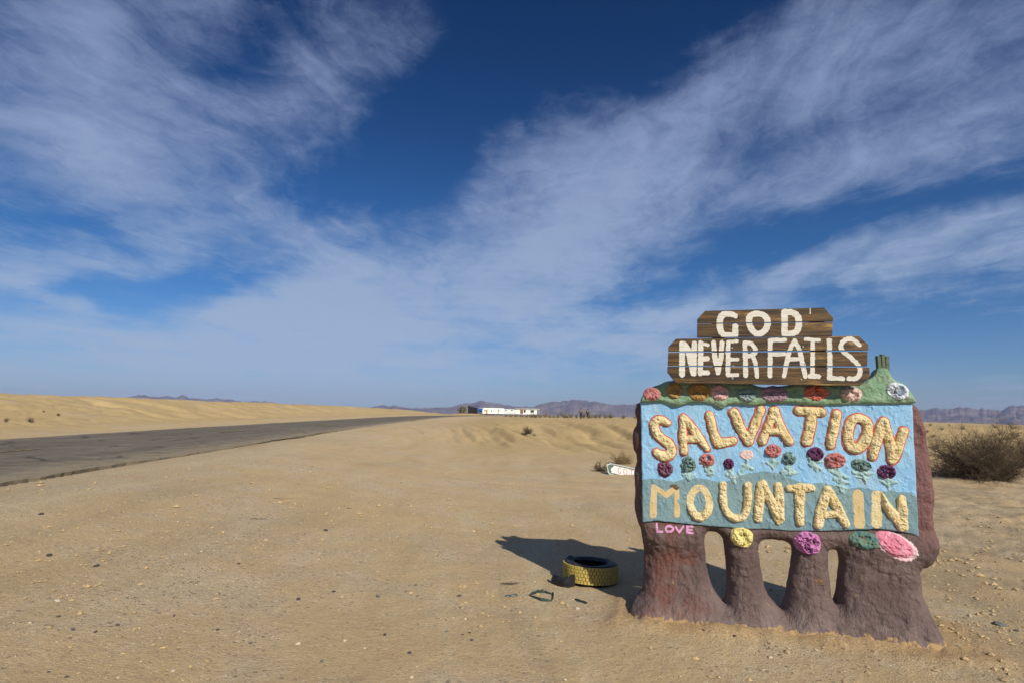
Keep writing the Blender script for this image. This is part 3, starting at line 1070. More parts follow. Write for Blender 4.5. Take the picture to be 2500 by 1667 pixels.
bb = (body_poly[:, 0].min() - .03, body_poly[:, 0].max() + .03, -0.2, body_poly[:, 1].max() + .03)
relief('adobe_body', body_sdf, bb, 0.009, body_front, M_adobe, sign, back=body_back)


def on_body(U, V):
    return body_front(np.minimum(body_sdf(U, V), 0), U, V)


# ---- blue panel with its painted hills
def Lp(zf, pts, w=0.0):
    return [local_ray(*zf(x, y), w) for x, y in pts]


panel_poly = [local_ray(x, y) for x, y in [(1564, 972), (1700, 974), (1900, 978), (2100, 980), (2229, 981), (2231, 1030), (2237, 1150), (2241, 1240), (2246, 1312), (2225, 1303), (2195, 1297),
              (2150, 1291), (2080, 1294), (2000, 1296), (1930, 1296), (1880, 1292), (1800, 1290), (1700, 1281), (1640, 1275), (1600, 1271), (1568, 1276), (1566, 1120)]]
hill_px = [(60, 1182), (95, 1176), (170, 1165), (230, 1172), (300, 1186), (360, 1172), (450, 1164), (520, 1172), (585, 1190), (650, 1182), (700, 1158), (760, 1138), (820, 1126), (880, 1121), (960, 1130), (1010, 1148), (1070, 1176), (1150, 1200),
           (1250, 1192), (1330, 1212), (1420, 1228), (1500, 1222), (1560, 1236), (1640, 1250), (1690, 1243), (1740, 1252), (1800, 1254), (1850, 1285), (1900, 1320)]
hill_uv = np.array(Lp(Z1, hill_px))


def stucco_wave(U, V):
    st = fbm(U * 16 + V * 7, V * 6 - U * 4, 4, 111)
    rd = np.maximum(0.10 - np.abs(fbm(U * 13 + V * 9, V * 7 - U * 6, 3, 115)), 0) / 0.10
    return 0.0050 * st + 0.0075 * np.maximum(fbm(U * 30, V * 22, 3, 112) - 0.22, 0) * 2 + 0.0045 * rd * np.clip(fbm(U * 4, V * 4, 2, 116) + 0.4, 0, 1)


def panel_w(S, U, V):
    return -0.022 + 0.022 * np.clip(-S / 0.006, 0, 1) ** 0.5 + np.clip(-S / 0.02, 0, 1) * stucco_wave(U, V)


def panel_s(U, V):
    return sdf_poly(U, V, panel_poly) + 0.004 * fbm(U * 20, V * 20, 3, 113)


relief('painted_panel', panel_s, bounds_of([panel_poly], 0.03), 0.0065, panel_w, [M_sky, M_hill], sign,
       idxfun=lambda U, V: (V + 0.006 * fbm(U * 25, V * 25, 3, 114) < np.interp(U, hill_uv[:, 0], hill_uv[:, 1])).astype(int))


# ---- raised letters
def letter(strokes, name_label, raise_fn, mat, outline=None, rough=1.0, seed=0, height_=0.038):
    def s(U, V):
        return sdf_strokes(U, V, strokes) + 0.0045 * rough * fbm(U * 34, V * 34, 3, 130 + seed) + 0.006 * fbm(U * 13, V * 13, 2, 131 + seed)
    rm = np.mean([np.array(p)[:, 2].mean() for p in strokes])

    def w(S, U, V):
        k = raise_fn(U, V)
        e = np.clip(-S / (rm * 0.95), 0, 1)
        prof = np.sqrt(np.maximum(1 - (1 - e) ** 2, 0))
        lump = 0.62 * fbm(U * 22, V * 22, 5, 140 + seed, 0.66) + 0.5 * np.abs(fbm(U * 48, V * 48, 4, 150 + seed, 0.6)) - 0.1
        flat = 0.006 * np.clip(-S / 0.004, 0, 1)
        return -0.004 + flat + stucco_wave(U, V) * 0.5 + k * height_ * prof * (0.85 + lump)
    o = relief('letter', s, bounds_of(strokes, 0.02), 0.0045, w, mat, sign)
    o['label'] = name_label
    if outline:
        def s2(U, V):
            return sdf_strokes(U, V, strokes) - 0.013 + 0.004 * fbm(U * 30, V * 30, 3, 160 + seed) + 0.006 * fbm(U * 13, V * 13, 2, 131 + seed)

        def w2(S, U, V):
            return -0.006 + 0.012 * np.clip(-S / 0.006, 0, 1) ** 0.6 + stucco_wave(U, V) * 0.5 - 0.03 * np.clip((-S - 0.022) / 0.01, 0, 1)
        relief('letter_outline', s2, bounds_of(strokes, 0.03), 0.0045, w2, M_red, o)
    return o


def ST(zf, k, pts, r, it=2, closed=False):
    return smooth_stroke(stroke_pts(zf, k, pts, 0.0, r), it, closed)


one = lambda U, V: np.ones_like(U)
k4, k5, k6, k7 = 6.272, 5.6, 6.19, 5.6
mixA = [stroke_pts(Z4, k4, [(2200, 445, 62), (2095, 700, 66), (2010, 915, 68)]), ]
salv = [
    ('S', [ST(Z4, k4, [(555, 640, 52), (480, 588, 66), (390, 592, 72), (348, 670, 68), (385, 790, 70), (480, 885, 72), (590, 960, 74), (628, 1030, 70), (615, 1110, 74), (540, 1155, 76), (430, 1120, 70), (388, 1080, 56)], 66)]),
    ('A', [ST(Z4, k4, [(800, 560, 58), (790, 800, 66), (812, 1072, 58)], 62), ST(Z4, k4, [(805, 560, 60), (950, 720, 66), (1080, 920, 62), (1165, 1030, 48)], 62), ST(Z4, k4, [(850, 885), (1030, 885)], 58)]),
    ('L', [ST(Z4, k4, [(1200, 520, 62), (1262, 780, 68), (1335, 950, 70)], 66), ST(Z4, k4, [(1335, 950, 70), (1560, 915, 62)], 66)]),
    ('V', [ST(Z4, k4, [(1572, 485, 74), (1680, 720, 72), (1795, 915, 74)], 70, 0), ST(Z4, k4, [(1990, 438, 62), (1905, 650, 66), (1800, 915, 74)], 66, 0)]),
    ('A', [smooth_stroke(mixA[0], 1), ST(Z5, k5, [(40, 405, 60), (150, 650, 62), (252, 815, 58)], 60), ST(Z5, k5, [(-20, 690), (140, 690)], 50)]),
    ('T', [ST(Z5, k5, [(392, 402, 64), (540, 410, 60), (690, 425, 62)], 62), ST(Z5, k5, [(562, 420, 62), (548, 600, 72), (500, 825, 64)], 68)]),
    ('I', [ST(Z5, k5, [(905, 450, 62), (868, 650, 66), (818, 868, 60)], 64)]),
    ('O', [ST(Z5, k5, [(1220, 498, 62), (1320, 545, 66), (1335, 680, 64), (1285, 840, 68), (1190, 935, 66), (1080, 890, 68), (1048, 750, 66), (1080, 600, 62), (1130, 518, 62)], 64, 2, True)]),
    ('N', [ST(Z5, k5, [(1545, 555, 60), (1465, 760, 66), (1398, 1028, 54)], 62), ST(Z5, k5, [(1552, 555, 60), (1612, 760, 64), (1680, 990, 74), (1655, 1082, 56)], 66), ST(Z5, k5, [(1820, 680, 60), (1752, 880, 64), (1690, 1050, 60)], 62)]),
]
for i, (ch, st) in enumerate(salv):
    letter(st, 'raised cream yellow letter %s edged in coral red' % ch, one, M_yellow, True, 1.0, i)
vO = local_ray(*Z6(1040, 690))[1]
vN = local_ray(*Z7(1690, 690))[1]
u_flat = local_ray(*Z7(1408, 600))[0]
mount = [
    ('flat painted letter M', [ST(Z6, k6, [(352, 425, 52), (336, 840, 58)], 60, 0), ST(Z6, k6, [(360, 430, 48), (535, 545, 52)], 45, 0), ST(Z6, k6, [(535, 545, 52), (650, 450, 46)], 45, 0), ST(Z6, k6, [(692, 470, 44), (700, 840, 50)], 50, 0)], lambda U, V: U * 0, M_flat),
    ('letter O, painted flat above and raised below', [ST(Z6, k6, [(1040, 420, 58), (1150, 500, 58), (1195, 680, 58), (1150, 820, 66), (1050, 890, 70), (950, 830, 68), (885, 680, 58), (920, 500, 58)], 60, 2, True)], lambda U, V: 1 - sstep(V, vO - 0.06, vO + 0.02), M_yellow),
    ('lumpy raised letter U', [ST(Z6, k6, [(1395, 392, 56), (1390, 600, 62), (1425, 780, 58), (1520, 880, 60), (1640, 900, 58), (1735, 830, 56), (1765, 620, 64), (1772, 402, 60)], 58)], one, M_yellow),
    ('lumpy raised letter N', [ST(Z6, k6, [(1960, 385, 64), (1945, 600, 74), (1925, 895, 66)], 68), ST(Z6, k6, [(1985, 372, 64), (2100, 600, 70), (2240, 920, 64)], 66), ST(Z6, k6, [(2228, 405, 60), (2252, 650, 66), (2255, 905, 60)], 62)], one, M_yellow),
    ('raised letter T', [ST(Z7, k7, [(150, 392, 48), (300, 400, 62), (455, 385, 50)], 50), ST(Z7, k7, [(292, 400, 72), (290, 600, 60), (292, 862, 52)], 58)], one, M_yellow),
    ('raised letter A', [ST(Z7, k7, [(665, 420, 60), (590, 650, 66), (545, 890, 66)], 64), ST(Z7, k7, [(680, 420, 60), (800, 650, 64), (920, 885, 54)], 60), ST(Z7, k7, [(610, 765), (780, 745)], 50)], one, M_yellow),
    ('flat painted letter I', [ST(Z7, k7, [(1090, 480, 70), (1108, 880, 72)], 70, 0)], lambda U, V: U * 0, M_flat),
    ('letter N with a raised diagonal between flat stems', [ST(Z7, k7, [(1335, 500, 62), (1345, 880, 68)], 65, 0), ST(Z7, k7, [(1375, 500, 62), (1520, 690, 62), (1705, 920, 66)], 64), ST(Z7, k7, [(1690, 545, 56), (1705, 900, 62)], 60, 0)],
     lambda U, V: np.clip(sstep(U, u_flat - 0.01, u_flat + 0.03) * (1 - sstep(V + 0.0, vN + 0.03, vN + 0.09) * sstep(U, u_flat + .15, u_flat + .19)), 0, 1), M_yellow),
]
for i, (lab, st, fn, mt) in enumerate(mount):
    letter(st, lab, fn, mt, None, 1.0, 20 + i, 0.036)

# chipped hole in the M, bare brown board showing
chip = smooth_stroke(stroke_pts(Z6, k6, [(610, 395, 14), (660, 405, 30), (700, 440, 24)], 0, 20), 1)
M_bare = stucco('bare_brown_board', (0.10, 0.06, 0.025), (0.16, 0.10, 0.04), 30, 0.8, 90, 0.006)
relief('bare_patch', lambda U, V: sdf_strokes(U, V, [chip]) + 0.006 * fbm(U * 50, V * 50, 3, 170), bounds_of([chip], 0.03), 0.004,
       lambda S, U, V: 0.006 + 0.003 * fbm(U * 60, V * 60, 3, 171) + 0 * S, M_bare, sign)

# LOVE painted on the left leg
M_pinkpaint = stucco('pink_brush_paint', (0.50, 0.235, 0.40), (0.60, 0.30, 0.48), 20, 0.3, 60, 0.003)


def L6w(pts, r, w=0.04, it=0, closed=False):
    return smooth_stroke(stroke_pts(Z6, k6, pts, w, r), it, closed)


love = [
    ('L', [L6w([(398, 995), (402, 1100), (478, 1104)], 17)]),
    ('O', [L6w([(590, 1018), (640, 1040), (648, 1072), (610, 1102), (560, 1104), (530, 1078), (540, 1036)], 16, 0.04, 2, True)]),
    ('V', [L6w([(690, 1040), (735, 1112), (806, 1030)], 15)]),
    ('E', [L6w([(866, 1030), (856, 1115), (940, 1128)], 16), L6w([(866, 1032), (945, 1034)], 13), L6w([(860, 1076), (930, 1078)], 13)]),
]
for i, (ch, st) in enumerate(love):
    o = relief('painted_letter', lambda U, V: sdf_strokes(U, V, st) + 0.002 * fbm(U * 60, V * 60, 2, 180), bounds_of(st, 0.012), 0.0035,
               lambda S, U, V: on_body(U, V) + 0.0035, M_pinkpaint, sign)
    o['label'] = 'pink painted letter %s of the word LOVE' % ch

# ---- green clay cap along the top
wc = 0.02
cap_px = [(1563, 985), (1565, 969), (1583, 950), (1607, 938), (1641, 926), (1690, 930), (1760, 930), (1830, 934), (1848, 941), (1867, 945), (1890, 945), (1912, 940), (1960, 934), (2060, 938), (2100, 940),
          (2120, 928), (2138, 914), (2143, 900), (2155, 897), (2168, 899), (2174, 908), (2181, 926), (2207, 934), (2222, 950), (2239, 976), (2236, 984), (2215, 985),
          (2170, 987), (2100, 985), (2040, 988), (2000, 990), (1960, 986), (1930, 984), (1880, 983), (1850, 990), (1830, 989), (1800, 986), (1780, 988), (1762, 999), (1750, 994), (1738, 985), (1700, 983), (1676, 985),
          (1655, 994), (1640, 990), (1625, 982), (1600, 980)]
cap_poly = chaikin([local_ray(x, y, wc) for x, y in cap_px], 1)


def cap_s(U, V):
    return sdf_poly(U, V, cap_poly) + 0.006 * fbm(U * 18, V * 18, 4, 190)


def cap_front(S, U, V):
    e = np.clip(-S / 0.055, 0, 1)
    p = np.sqrt(np.maximum(1 - (1 - e) ** 2, 0))
    top = sstep(V, 2.02, 2.2)
    return 0.0 + 0.062 * p * (1 - 0.35 * top) + sstep(-S, 0, 0.03) * (0.018 * fbm(U * 9, V * 9, 4, 191) + 0.010 * fbm(U * 30, V * 30, 3, 192))


def cap_back(S, U, V):
    e = np.clip(-S / 0.06, 0, 1)
    return 0.0 - 0.20 * np.sqrt(np.maximum(1 - (1 - e) ** 2, 0))


relief('green_cap', cap_s, (cap_poly[:, 0].min() - .03, cap_poly[:, 0].max() + .03, cap_poly[:, 1].min() - .03, cap_poly[:, 1].max() + .03), 0.007, cap_front, M_green, sign, back=cap_back)
on_cap = lambda U, V: cap_front(np.minimum(cap_s(U, V), 0), U, V)


# ---- modelled flowers
def flower_mat(name, c, c2=None, bump=0.8):
    c2 = c2 or tuple(min(1, x * 1.3 + 0.01) for x in c)
    return stucco(name, c, c2, 16, bump, 70, 0.008, tuple(x * 0.6 for x in c), 0.62, 0.78)


FM = {
    'coral': flower_mat('coral_pink_paint', (0.42, 0.145, 0.135), (0.50, 0.215, 0.20)),
    'redcoral': flower_mat('orange_red_paint', (0.50, 0.12, 0.075), (0.58, 0.19, 0.13)),
    'gold': flower_mat('gold_brown_paint', (0.30, 0.17, 0.050), (0.40, 0.245, 0.085)),
    'pink': flower_mat('soft_pink_paint', (0.56, 0.31, 0.31), (0.64, 0.40, 0.39)),
    'palepink': flower_mat('pale_pink_paint', (0.60, 0.43, 0.39), (0.68, 0.51, 0.46)),
    'slate': flower_mat('slate_blue_paint', (0.17, 0.25, 0.285), (0.27, 0.34, 0.30)),
    'mauve': flower_mat('mauve_paint', (0.30, 0.19, 0.245), (0.38, 0.26, 0.31)),
    'white': flower_mat('white_paint', (0.56, 0.62, 0.70), (0.68, 0.73, 0.79)),
    'teal': flower_mat('grey_teal_paint', (0.095, 0.170, 0.165), (0.19, 0.27, 0.235)),
    'deepteal': flower_mat('deep_teal_paint', (0.055, 0.150, 0.165), (0.17, 0.23, 0.14)),
    'purple': flower_mat('dark_purple_paint', (0.085, 0.022, 0.075), (0.15, 0.045, 0.12)),
    'plum': flower_mat('dusty_plum_paint', (0.135, 0.050, 0.095), (0.20, 0.085, 0.13)),
    'yellow': flower_mat('lemon_yellow_paint', (0.62, 0.52, 0.16), (0.70, 0.62, 0.27)),
    'magenta': flower_mat('orchid_pink_paint', (0.46, 0.16, 0.36), (0.55, 0.235, 0.45)),
    'hotpink': flower_mat('rose_pink_paint', (0.55, 0.155, 0.225), (0.64, 0.27, 0.35), 0.4),
    'blush': flower_mat('blush_white_paint', (0.64, 0.42, 0.45), (0.70, 0.50, 0.52), 0.3),
    'grey': flower_mat('grey_centre_paint', (0.17, 0.22, 0.29), (0.25, 0.30, 0.36)),
    'leaf': flower_mat('pale_aqua_leaf_paint', (0.28, 0.43, 0.44), (0.38, 0.52, 0.52)),
}


def flower(zf, cx, cy, rx, ry, mat, base, w, label, rot=0.0, kind='crater', H=0.030, seed=0, k=2.614, rag=0.10, fr=5.0):
    fu, fv = local_ray(*zf(cx, cy), w)
    u0, v0 = fu, fv
    a, b_ = px_len(rx, k), px_len(ry, k)
    co, si = math.cos(rot), math.sin(rot)

    def rho(U, V):
        x = ((U - u0) * co + (V - v0) * si) / a; y = (-(U - u0) * si + (V - v0) * co) / b_
        th = np.arctan2(y, x)
        lob = 1 + rag * fbm(np.cos(th) * 1.6 + seed * 3.1, np.sin(th) * 1.6 - seed, 3, 200 + seed)
        return np.hypot(x, y) / lob

    def s(U, V):
        return (rho(U, V) - 1) * min(a, b_)

    def wf(S, U, V):
        r = rho(U, V)
        e = np.clip(1 - r, 0, 1)
        edge = np.sqrt(np.clip(1 - r ** 4, 0, 1))
        lump = fbm(U * fr / a * 0.45 + seed, V * fr / a * 0.45, 4, 220 + seed)
        bil = np.abs(fbm((U + 0.02 * lump) * 26 + seed * 5, (V - 0.015 * lump) * 26, 4, 230 + seed, 0.6))
        ox, oy = 0.26 * math.sin(seed * 2.3), 0.12 + 0.16 * math.cos(seed * 1.7)
        x_ = ((U - u0) * co + (V - v0) * si) / a - ox; y_ = (-(U - u0) * si + (V - v0) * co) / b_ - oy
        rc = np.hypot(x_, y_)
        fine = 0.22 * fbm(U * 80, V * 80, 3, 235 + seed)
        if kind == 'crater':
            h = edge * (0.80 + 0.75 * lump + 0.9 * (0.28 - bil) + fine) - 0.55 * np.exp(-(rc / (0.42 + 0.35 * lump)) ** 4)
        elif kind == 'petals':
            h = edge * (0.95 + 0.8 * lump + 2.1 * (0.22 - bil) + fine) - 0.35 * np.exp(-(rc / 0.30) ** 2)
        elif kind == 'disc':
            h = 0.42 * np.clip(e * 8, 0, 1) + 0.10 * lump * np.clip(e * 6, 0, 1)
        elif kind == 'slit':
            y = y_ + oy; x = x_ + ox
            h = edge * (0.8 + 0.6 * lump + 0.9 * (0.25 - bil) + fine * 0.6) - 0.62 * np.exp(-((y - 0.28 - 0.2 * lump) / 0.20) ** 2 - ((x + 0.1) / 0.5) ** 2)
        return base(U, V) - 0.004 + H * h
    o = relief('flower', s, (u0 - max(a, b_) * 1.35, u0 + max(a, b_) * 1.35, v0 - max(a, b_) * 1.35, v0 + max(a, b_) * 1.35), 0.0042, wf, FM[mat], sign)
    o['label'] = label
    return o


zero = lambda U, V: stucco_wave(U, V)
capf = [
    (162, 630, 57, 45, 'coral', 'crater', 'coral clay rosette at the left end of the green cap'),
    (308, 606, 52, 52, 'gold', 'crater', 'brown gold hollow rosette second on the green cap'),
    (463, 612, 74, 60, 'gold', 'crater', 'wide gold rimmed hollow on the green cap'),
    (597, 620, 57, 52, 'pink', 'crater', 'soft pink rosette under the boards'),
    (770, 637, 60, 42, 'slate', 'slit', 'slate blue lump on the green cap'),
    (945, 628, 82, 52, 'mauve', 'crater', 'wide mauve hollow on the green cap'),
    (1212, 622, 75, 48, 'redcoral', 'crater', 'orange red rosette on the green cap'),
    (1440, 630, 62, 48, 'palepink', 'petals', 'pale pink rosette under the board end'),
]
for i, (x, y, rx, ry, mt, kd, lb) in enumerate(capf):
    flower(Z1, x, y, rx, ry, mt, on_cap, 0.06, lb, 0.0, kd, 0.034, i, fr=4.0)
fw = flower(Z1, 1738, 612, 64, 54, 'white', on_cap, 0.06, 'white ring flower with a grey centre at the right end of the cap', -0.3, 'crater', 0.036, 9, fr=4.0)
u0, v0 = local_ray(*Z1(1743, 606), 0.06)
cs_ = px_len(31, 2.614)
g = relief('flower_centre', lambda U, V: np.hypot(U - u0, (V - v0) * 0.85) - cs_ + 0.006 * fbm(U * 40, V * 40, 2, 240), (u0 - .09, u0 + .09, v0 - .09, v0 + .09), 0.004,
           lambda S, U, V: on_cap(U, V) + 0.040 * np.clip(-S / 0.008, 0, 1) - 0.012 * np.clip(-S / 0.03, 0, 1) + 0.004 * fbm(U * 30, V * 30, 2, 241), FM['grey'], fw)

row = [
    (250, 1110, 47, 46, 'plum', 'petals'), (393, 1080, 48, 55, 'teal', 'petals'), (513, 1053, 50, 45, 'coral', 'petals'), (652, 1075, 33, 34, 'purple', 'petals'),
    (767, 1018, 43, 33, 'palepink', 'disc'), (935, 992, 53, 42, 'coral', 'petals'), (1038, 1042, 42, 44, 'teal', 'petals'), (1206, 1013, 49, 44, 'purple', 'petals'),
    (1332, 1057, 66, 48, 'coral', 'petals'), (1498, 1085, 60, 36, 'teal', 'petals'), (1662, 1127, 54, 45, 'purple', 'petals')]
desc = {'plum': 'dusty plum', 'teal': 'grey teal', 'coral': 'coral', 'purple': 'dark purple', 'palepink': 'pale pink painted'}
blooms = []
for i, (x, y, rx, ry, mt, kd) in enumerate(row):
    blooms.append(flower(Z1, x, y, rx, ry, mt, zero, 0.01, '%s flower in the row between the two words' % desc[mt], 0.2 * (i % 3) - 0.2, kd, 0.030, 20 + i))
stems = [
    (1, [[(395, 1130, 20), (398, 1175, 12)], [(362, 1140, 14), (392, 1165, 18)], [(430, 1140, 12), (400, 1168, 16)]]),
    (2, [[(525, 1095, 30), (532, 1130, 28), (545, 1158, 10)]]),
    (3, [[(665, 1108, 22), (665, 1150, 16), (690, 1190, 12)], [(640, 1145, 14), (690, 1170, 14), (725, 1140, 14)]]),
    (4, [[(768, 1052, 14), (762, 1085, 16), (735, 1125, 12)], [(730, 1078, 10), (770, 1092, 18), (800, 1108, 14)]]),
    (5, [[(930, 1035, 18), (935, 1080, 24), (935, 1110, 8)], [(895, 1068, 12), (935, 1088, 18), (965, 1062, 12)]]),
    (6, [[(1033, 1085, 16), (1036, 1125, 16)], [(990, 1128, 14), (1035, 1135, 20), (1085, 1132, 12)], [(1015, 1100, 12), (1050, 1112, 12)]]),
    (7, [[(1165, 1040, 14), (1195, 1075, 22), (1210, 1118, 14)], [(1168, 1075, 12), (1200, 1090, 24), (1232, 1105, 14)], [(1200, 1060, 14), (1248, 1062, 10)]]),
    (8, [[(1340, 1105, 20), (1365, 1180, 18), (1378, 1250, 16)], [(1295, 1115, 16), (1350, 1138, 20), (1405, 1160, 14)], [(1325, 1170, 14), (1370, 1190, 20), (1415, 1195, 10)], [(1345, 1215, 10), (1395, 1230, 14)]]),
    (9, [[(1505, 1115, 18), (1515, 1150, 22), (1525, 1195, 12)], [(1445, 1125, 14), (1500, 1148, 18), (1565, 1135, 12)], [(1470, 1158, 9), (1535, 1168, 10)]]),
    (10, [[(1665, 1165, 22), (1668, 1200, 20), (1672, 1235, 8)], [(1622, 1185, 10), (1665, 1205, 18), (1722, 1190, 10)]]),
]
for i, sts in stems:
    st = [smooth_stroke(stroke_pts(Z1, 2.614, p, 0.0, 12), 1) for p in sts]
    relief('stem', lambda U, V: sdf_strokes(U, V, st) + 0.007 * fbm(U * 45, V * 45, 3, 250 + i), bounds_of(st, 0.02), 0.0042,
           lambda S, U, V: stucco_wave(U, V) - 0.003 + 0.020 * np.sqrt(np.clip(-S / 0.02, 0, 1)) * (0.8 + 0.7 * fbm(U * 45, V * 45, 3, 260 + i)), FM['leaf'], blooms[i])
# dark smear behind the first flower
sm = smooth_stroke(stroke_pts(Z1, 2.614, [(215, 1085, 18), (215, 1120, 22), (240, 1150, 16)], 0, 16), 1)
relief('paint_smear', lambda U, V: sdf_strokes(U, V, [sm]) + 0.003 * fbm(U * 50, V * 50, 2, 270), bounds_of([sm], .015), 0.004, lambda S, U, V: stucco_wave(U, V) + 0.002 + 0 * S, FM['purple'], blooms[0])

# flowers on the legs
flower(Z8, 888, 148, 74, 68, 'yellow', on_body, 0.06, 'lemon yellow clay flower on the second leg', 0.0, 'crater', 0.045, 41, 2.834, fr=4.0)
flower(Z8, 1357, 192, 88, 70, 'magenta', on_body, 0.08, 'orchid pink clay flower on the third leg', 0.0, 'petals', 0.045, 42, 2.834)
flower(Z8, 1745, 174, 88, 56, 'deepteal', on_body, 0.08, 'deep teal clay flower on the right leg', 0.0, 'slit', 0.040, 43, 2.834)
fp = flower(Z8, 1954, 204, 110, 70, 'hotpink', on_body, 0.09, 'large rose pink flower with a blush white rim on the right leg', -0.45, 'slit', 0.035, 44, 2.834, 0.05)
u1, v1 = local_ray(*Z8(1968, 216), 0.09)
a1_, b1_ = px_len(124, 2.834), px_len(81, 2.834)


def rim_r(U, V):
    co, si = math.cos(-0.45), math.sin(-0.45)
    x = ((U - u1) * co + (V - v1) * si) / a1_; y = (-(U - u1) * si + (V - v1) * co) / b1_
    th = np.arctan2(y, x)
    return np.hypot(x, y) / (1 + 0.07 * fbm(np.cos(th) * 14, np.sin(th) * 14, 2, 280))


relief('petal_rim', lambda U, V: (rim_r(U, V) - 1) * b1_, (u1 - .36, u1 + .36, v1 - .3, v1 + .3), 0.0045,
       lambda S, U, V: on_body(U, V) - 0.003 + 0.012 * np.clip(-S / 0.01, 0, 1) - 0.08 * np.clip((-S - 0.045) / 0.02, 0, 1), FM['blush'], fp)

# grey wooden post stub rising through the cap
M_post = plain('weathered_green_post', (0.120, 0.150, 0.100), 0.9, 0.2, 0.6, 30)
pu, pv = local_ray(*Z1(1632, 520), -0.03)
pu2, pv2 = local_ray(*Z1(1630, 388), -0.03)
for j, (du, ww, top) in enumerate(((-0.033, 0.031, 0.0), (0.0, 0.030, 0.014), (0.032, 0.030, -0.004))):
    mb = MB(); mb.box((pu2 + du, 0.03, (pv - 0.12 + pv2 + top) / 2), (ww, 0.05, pv2 + top - pv + 0.12), (0, R(1.5 * (j - 1)), 0))
    mb.build('post_stave', M_post, sign, bevel=0.003)

# ================================================================== wooden boards on top
boards = empty('board_sign', (SX, SY, 0.0), SPHI)
tag(boards, 'stained brown plank sign painted GOD NEVER FAILS on top of the adobe sign', 'wooden sign')
WBD = 0.19


def wood_mat():
    m, N, b = material('stained_brown_plank', 0.6, 0.35)
    v = objco(N)
    oi_ = N.new('ShaderNodeObjectInfo').outputs['Random']
    vv = N.vm('ADD', v, N.comb(N.m('MULTIPLY', oi_, 31.0), 0.0, N.m('MULTIPLY', oi_, 7.0)))
    wob = N.vm('MULTIPLY', N.vm('SUBTRACT', N.noise(vv, 2.6, 3, 0.5, out='Color'), (0.5, 0.5, 0.5)), (0, 0, 0.055))
    knot = N.vm('ADD', vv, wob)
    g1 = N.noise(N.mapping(knot, scale=(1.3, 1, 30)), 1.0, 6, 0.62, 0.3)
    g2 = N.noise(N.mapping(knot, scale=(4.0, 1, 130)), 1.0, 4, 0.65)
    g3 = N.noise(N.mapping(vv, scale=(2.2, 1, 8)), 1.3, 4, 0.6)
    col = N.mix(N.smooth(g1, 0.34, 0.68), (0.034, 0.020, 0.010), (0.145, 0.078, 0.022))
    col = N.mix(N.m('MULTIPLY', N.smooth(g3, 0.54, 0.70), N.smooth(g1, 0.42, 0.62)), col, (0.42, 0.25, 0.065))
    col = N.mix(N.m('MULTIPLY', N.smooth(g2, 0.50, 0.62), 0.85), col, (0.020, 0.013, 0.008))
    N.l.new(col, b.inputs['Base Color'])
    set_bump(N, b, N.m('ADD', g1, g2), 0.35, 0.004)
    return m


M_wood = wood_mat()
M_white = None


def white_mat():
    m, N, b = material('chalky_white_paint', 0.7, 0.3)
    v = objco(N)
    n = N.noise(N.mapping(v, scale=(1.0, 1, 8)), 14, 6, 0.65)
    col = N.mix(N.smooth(n, 0.3, 0.62), (0.50, 0.47, 0.40), (0.68, 0.65, 0.575))
    crack = N.noise(N.mapping(v, scale=(2.0, 1, 26)), 5, 5, 0.7)
    col = N.mix(N.smooth(crack, 0.68, 0.74), col, (0.17, 0.12, 0.07))
    N.l.new(col, b.inputs['Base Color'])
    set_bump(N, b, n, 0.3, 0.003)
    return m


M_white = white_mat()
planks_px = [
    [(452, 155), (500, 103), (1260, 82), (1318, 145), (1318, 169), (452, 182)],
    [(452, 186), (1315, 174), (1313, 262), (452, 272)],
    [(267, 330), (315, 280), (1480, 262), (1543, 318), (1543, 351), (267, 360)],
    [(267, 367), (1538, 360), (1536, 453), (263, 451)],
    [(262, 456), (1549, 461), (1552, 520), (1490, 578), (315, 561), (260, 490)]]
plank_objs = []
plank_uv = []
for i, pp in enumerate(planks_px):
    uv = Lp(Z1, pp, WBD)
    plank_uv.append(uv)
    mb = MB(); mb.prism(uv, -WBD, -WBD + 0.030)
    o = mb.build('plank', M_wood, boards, bevel=0.0025)
    plank_objs.append(o)
# battens the planks are screwed to
M_batt = plain('rough_batten_wood', (0.11, 0.075, 0.04), 0.9, 0.2, 0.4, 20)
for bx in (600, 1250):
    ub, _ = local_ray(*Z1(bx, 400), WBD)
    _, vt = local_ray(*Z1(bx, 130), WBD)
    _, vl = local_ray(*Z1(bx, 555), WBD)
    mb = MB(); mb.box((ub, -WBD + 0.032 + 0.085, (vl + vt) / 2), (0.085, 0.168, vt - vl))
    mb.build('batten', M_batt, boards, bevel=0.002)

k2 = 7.127


def STw(zf, pts, r, it=1, closed=False):
    return smooth_stroke(stroke_pts(zf, k2, pts, WBD, r), it, closed)


def split_islands(o):
    """strokes that a plank joint cuts apart become pieces of their own"""
    bm = bmesh.new(); bm.from_mesh(o.data)
    seen = set(); isl = []
    for f in bm.faces:
        if f.index in seen: continue
        stack = [f]; seen.add(f.index); comp = []
        while stack:
            g = stack.pop(); comp.append(g)
            for e in g.edges:
                for h in e.link_faces:
                    if h.index not in seen:
                        seen.add(h.index); stack.append(h)
        isl.append(comp)
    if len(isl) > 1:
        isl.sort(key=len, reverse=True)
        data = []
        for comp in isl:
            vi = {}
            fs = [[vi.setdefault(v.index, len(vi)) for v in f.verts] for f in comp]
            vs = [None] * len(vi)
            for f in comp:
                for v in f.verts: vs[vi[v.index]] = v.co.copy()
            data.append((vs, fs))
        for k, (vs, fs) in enumerate(data):
            if k and len(fs) < 6: continue
            me = bpy.data.meshes.new('painted_letter'); me.from_pydata(vs, [], fs)
            me.materials.append(M_white)
            if k == 0:
                o.data = me
            else:
                c = bpy.data.objects.new('painted_letter', me); COL.objects.link(c); c.parent = o.parent
    bm.free()


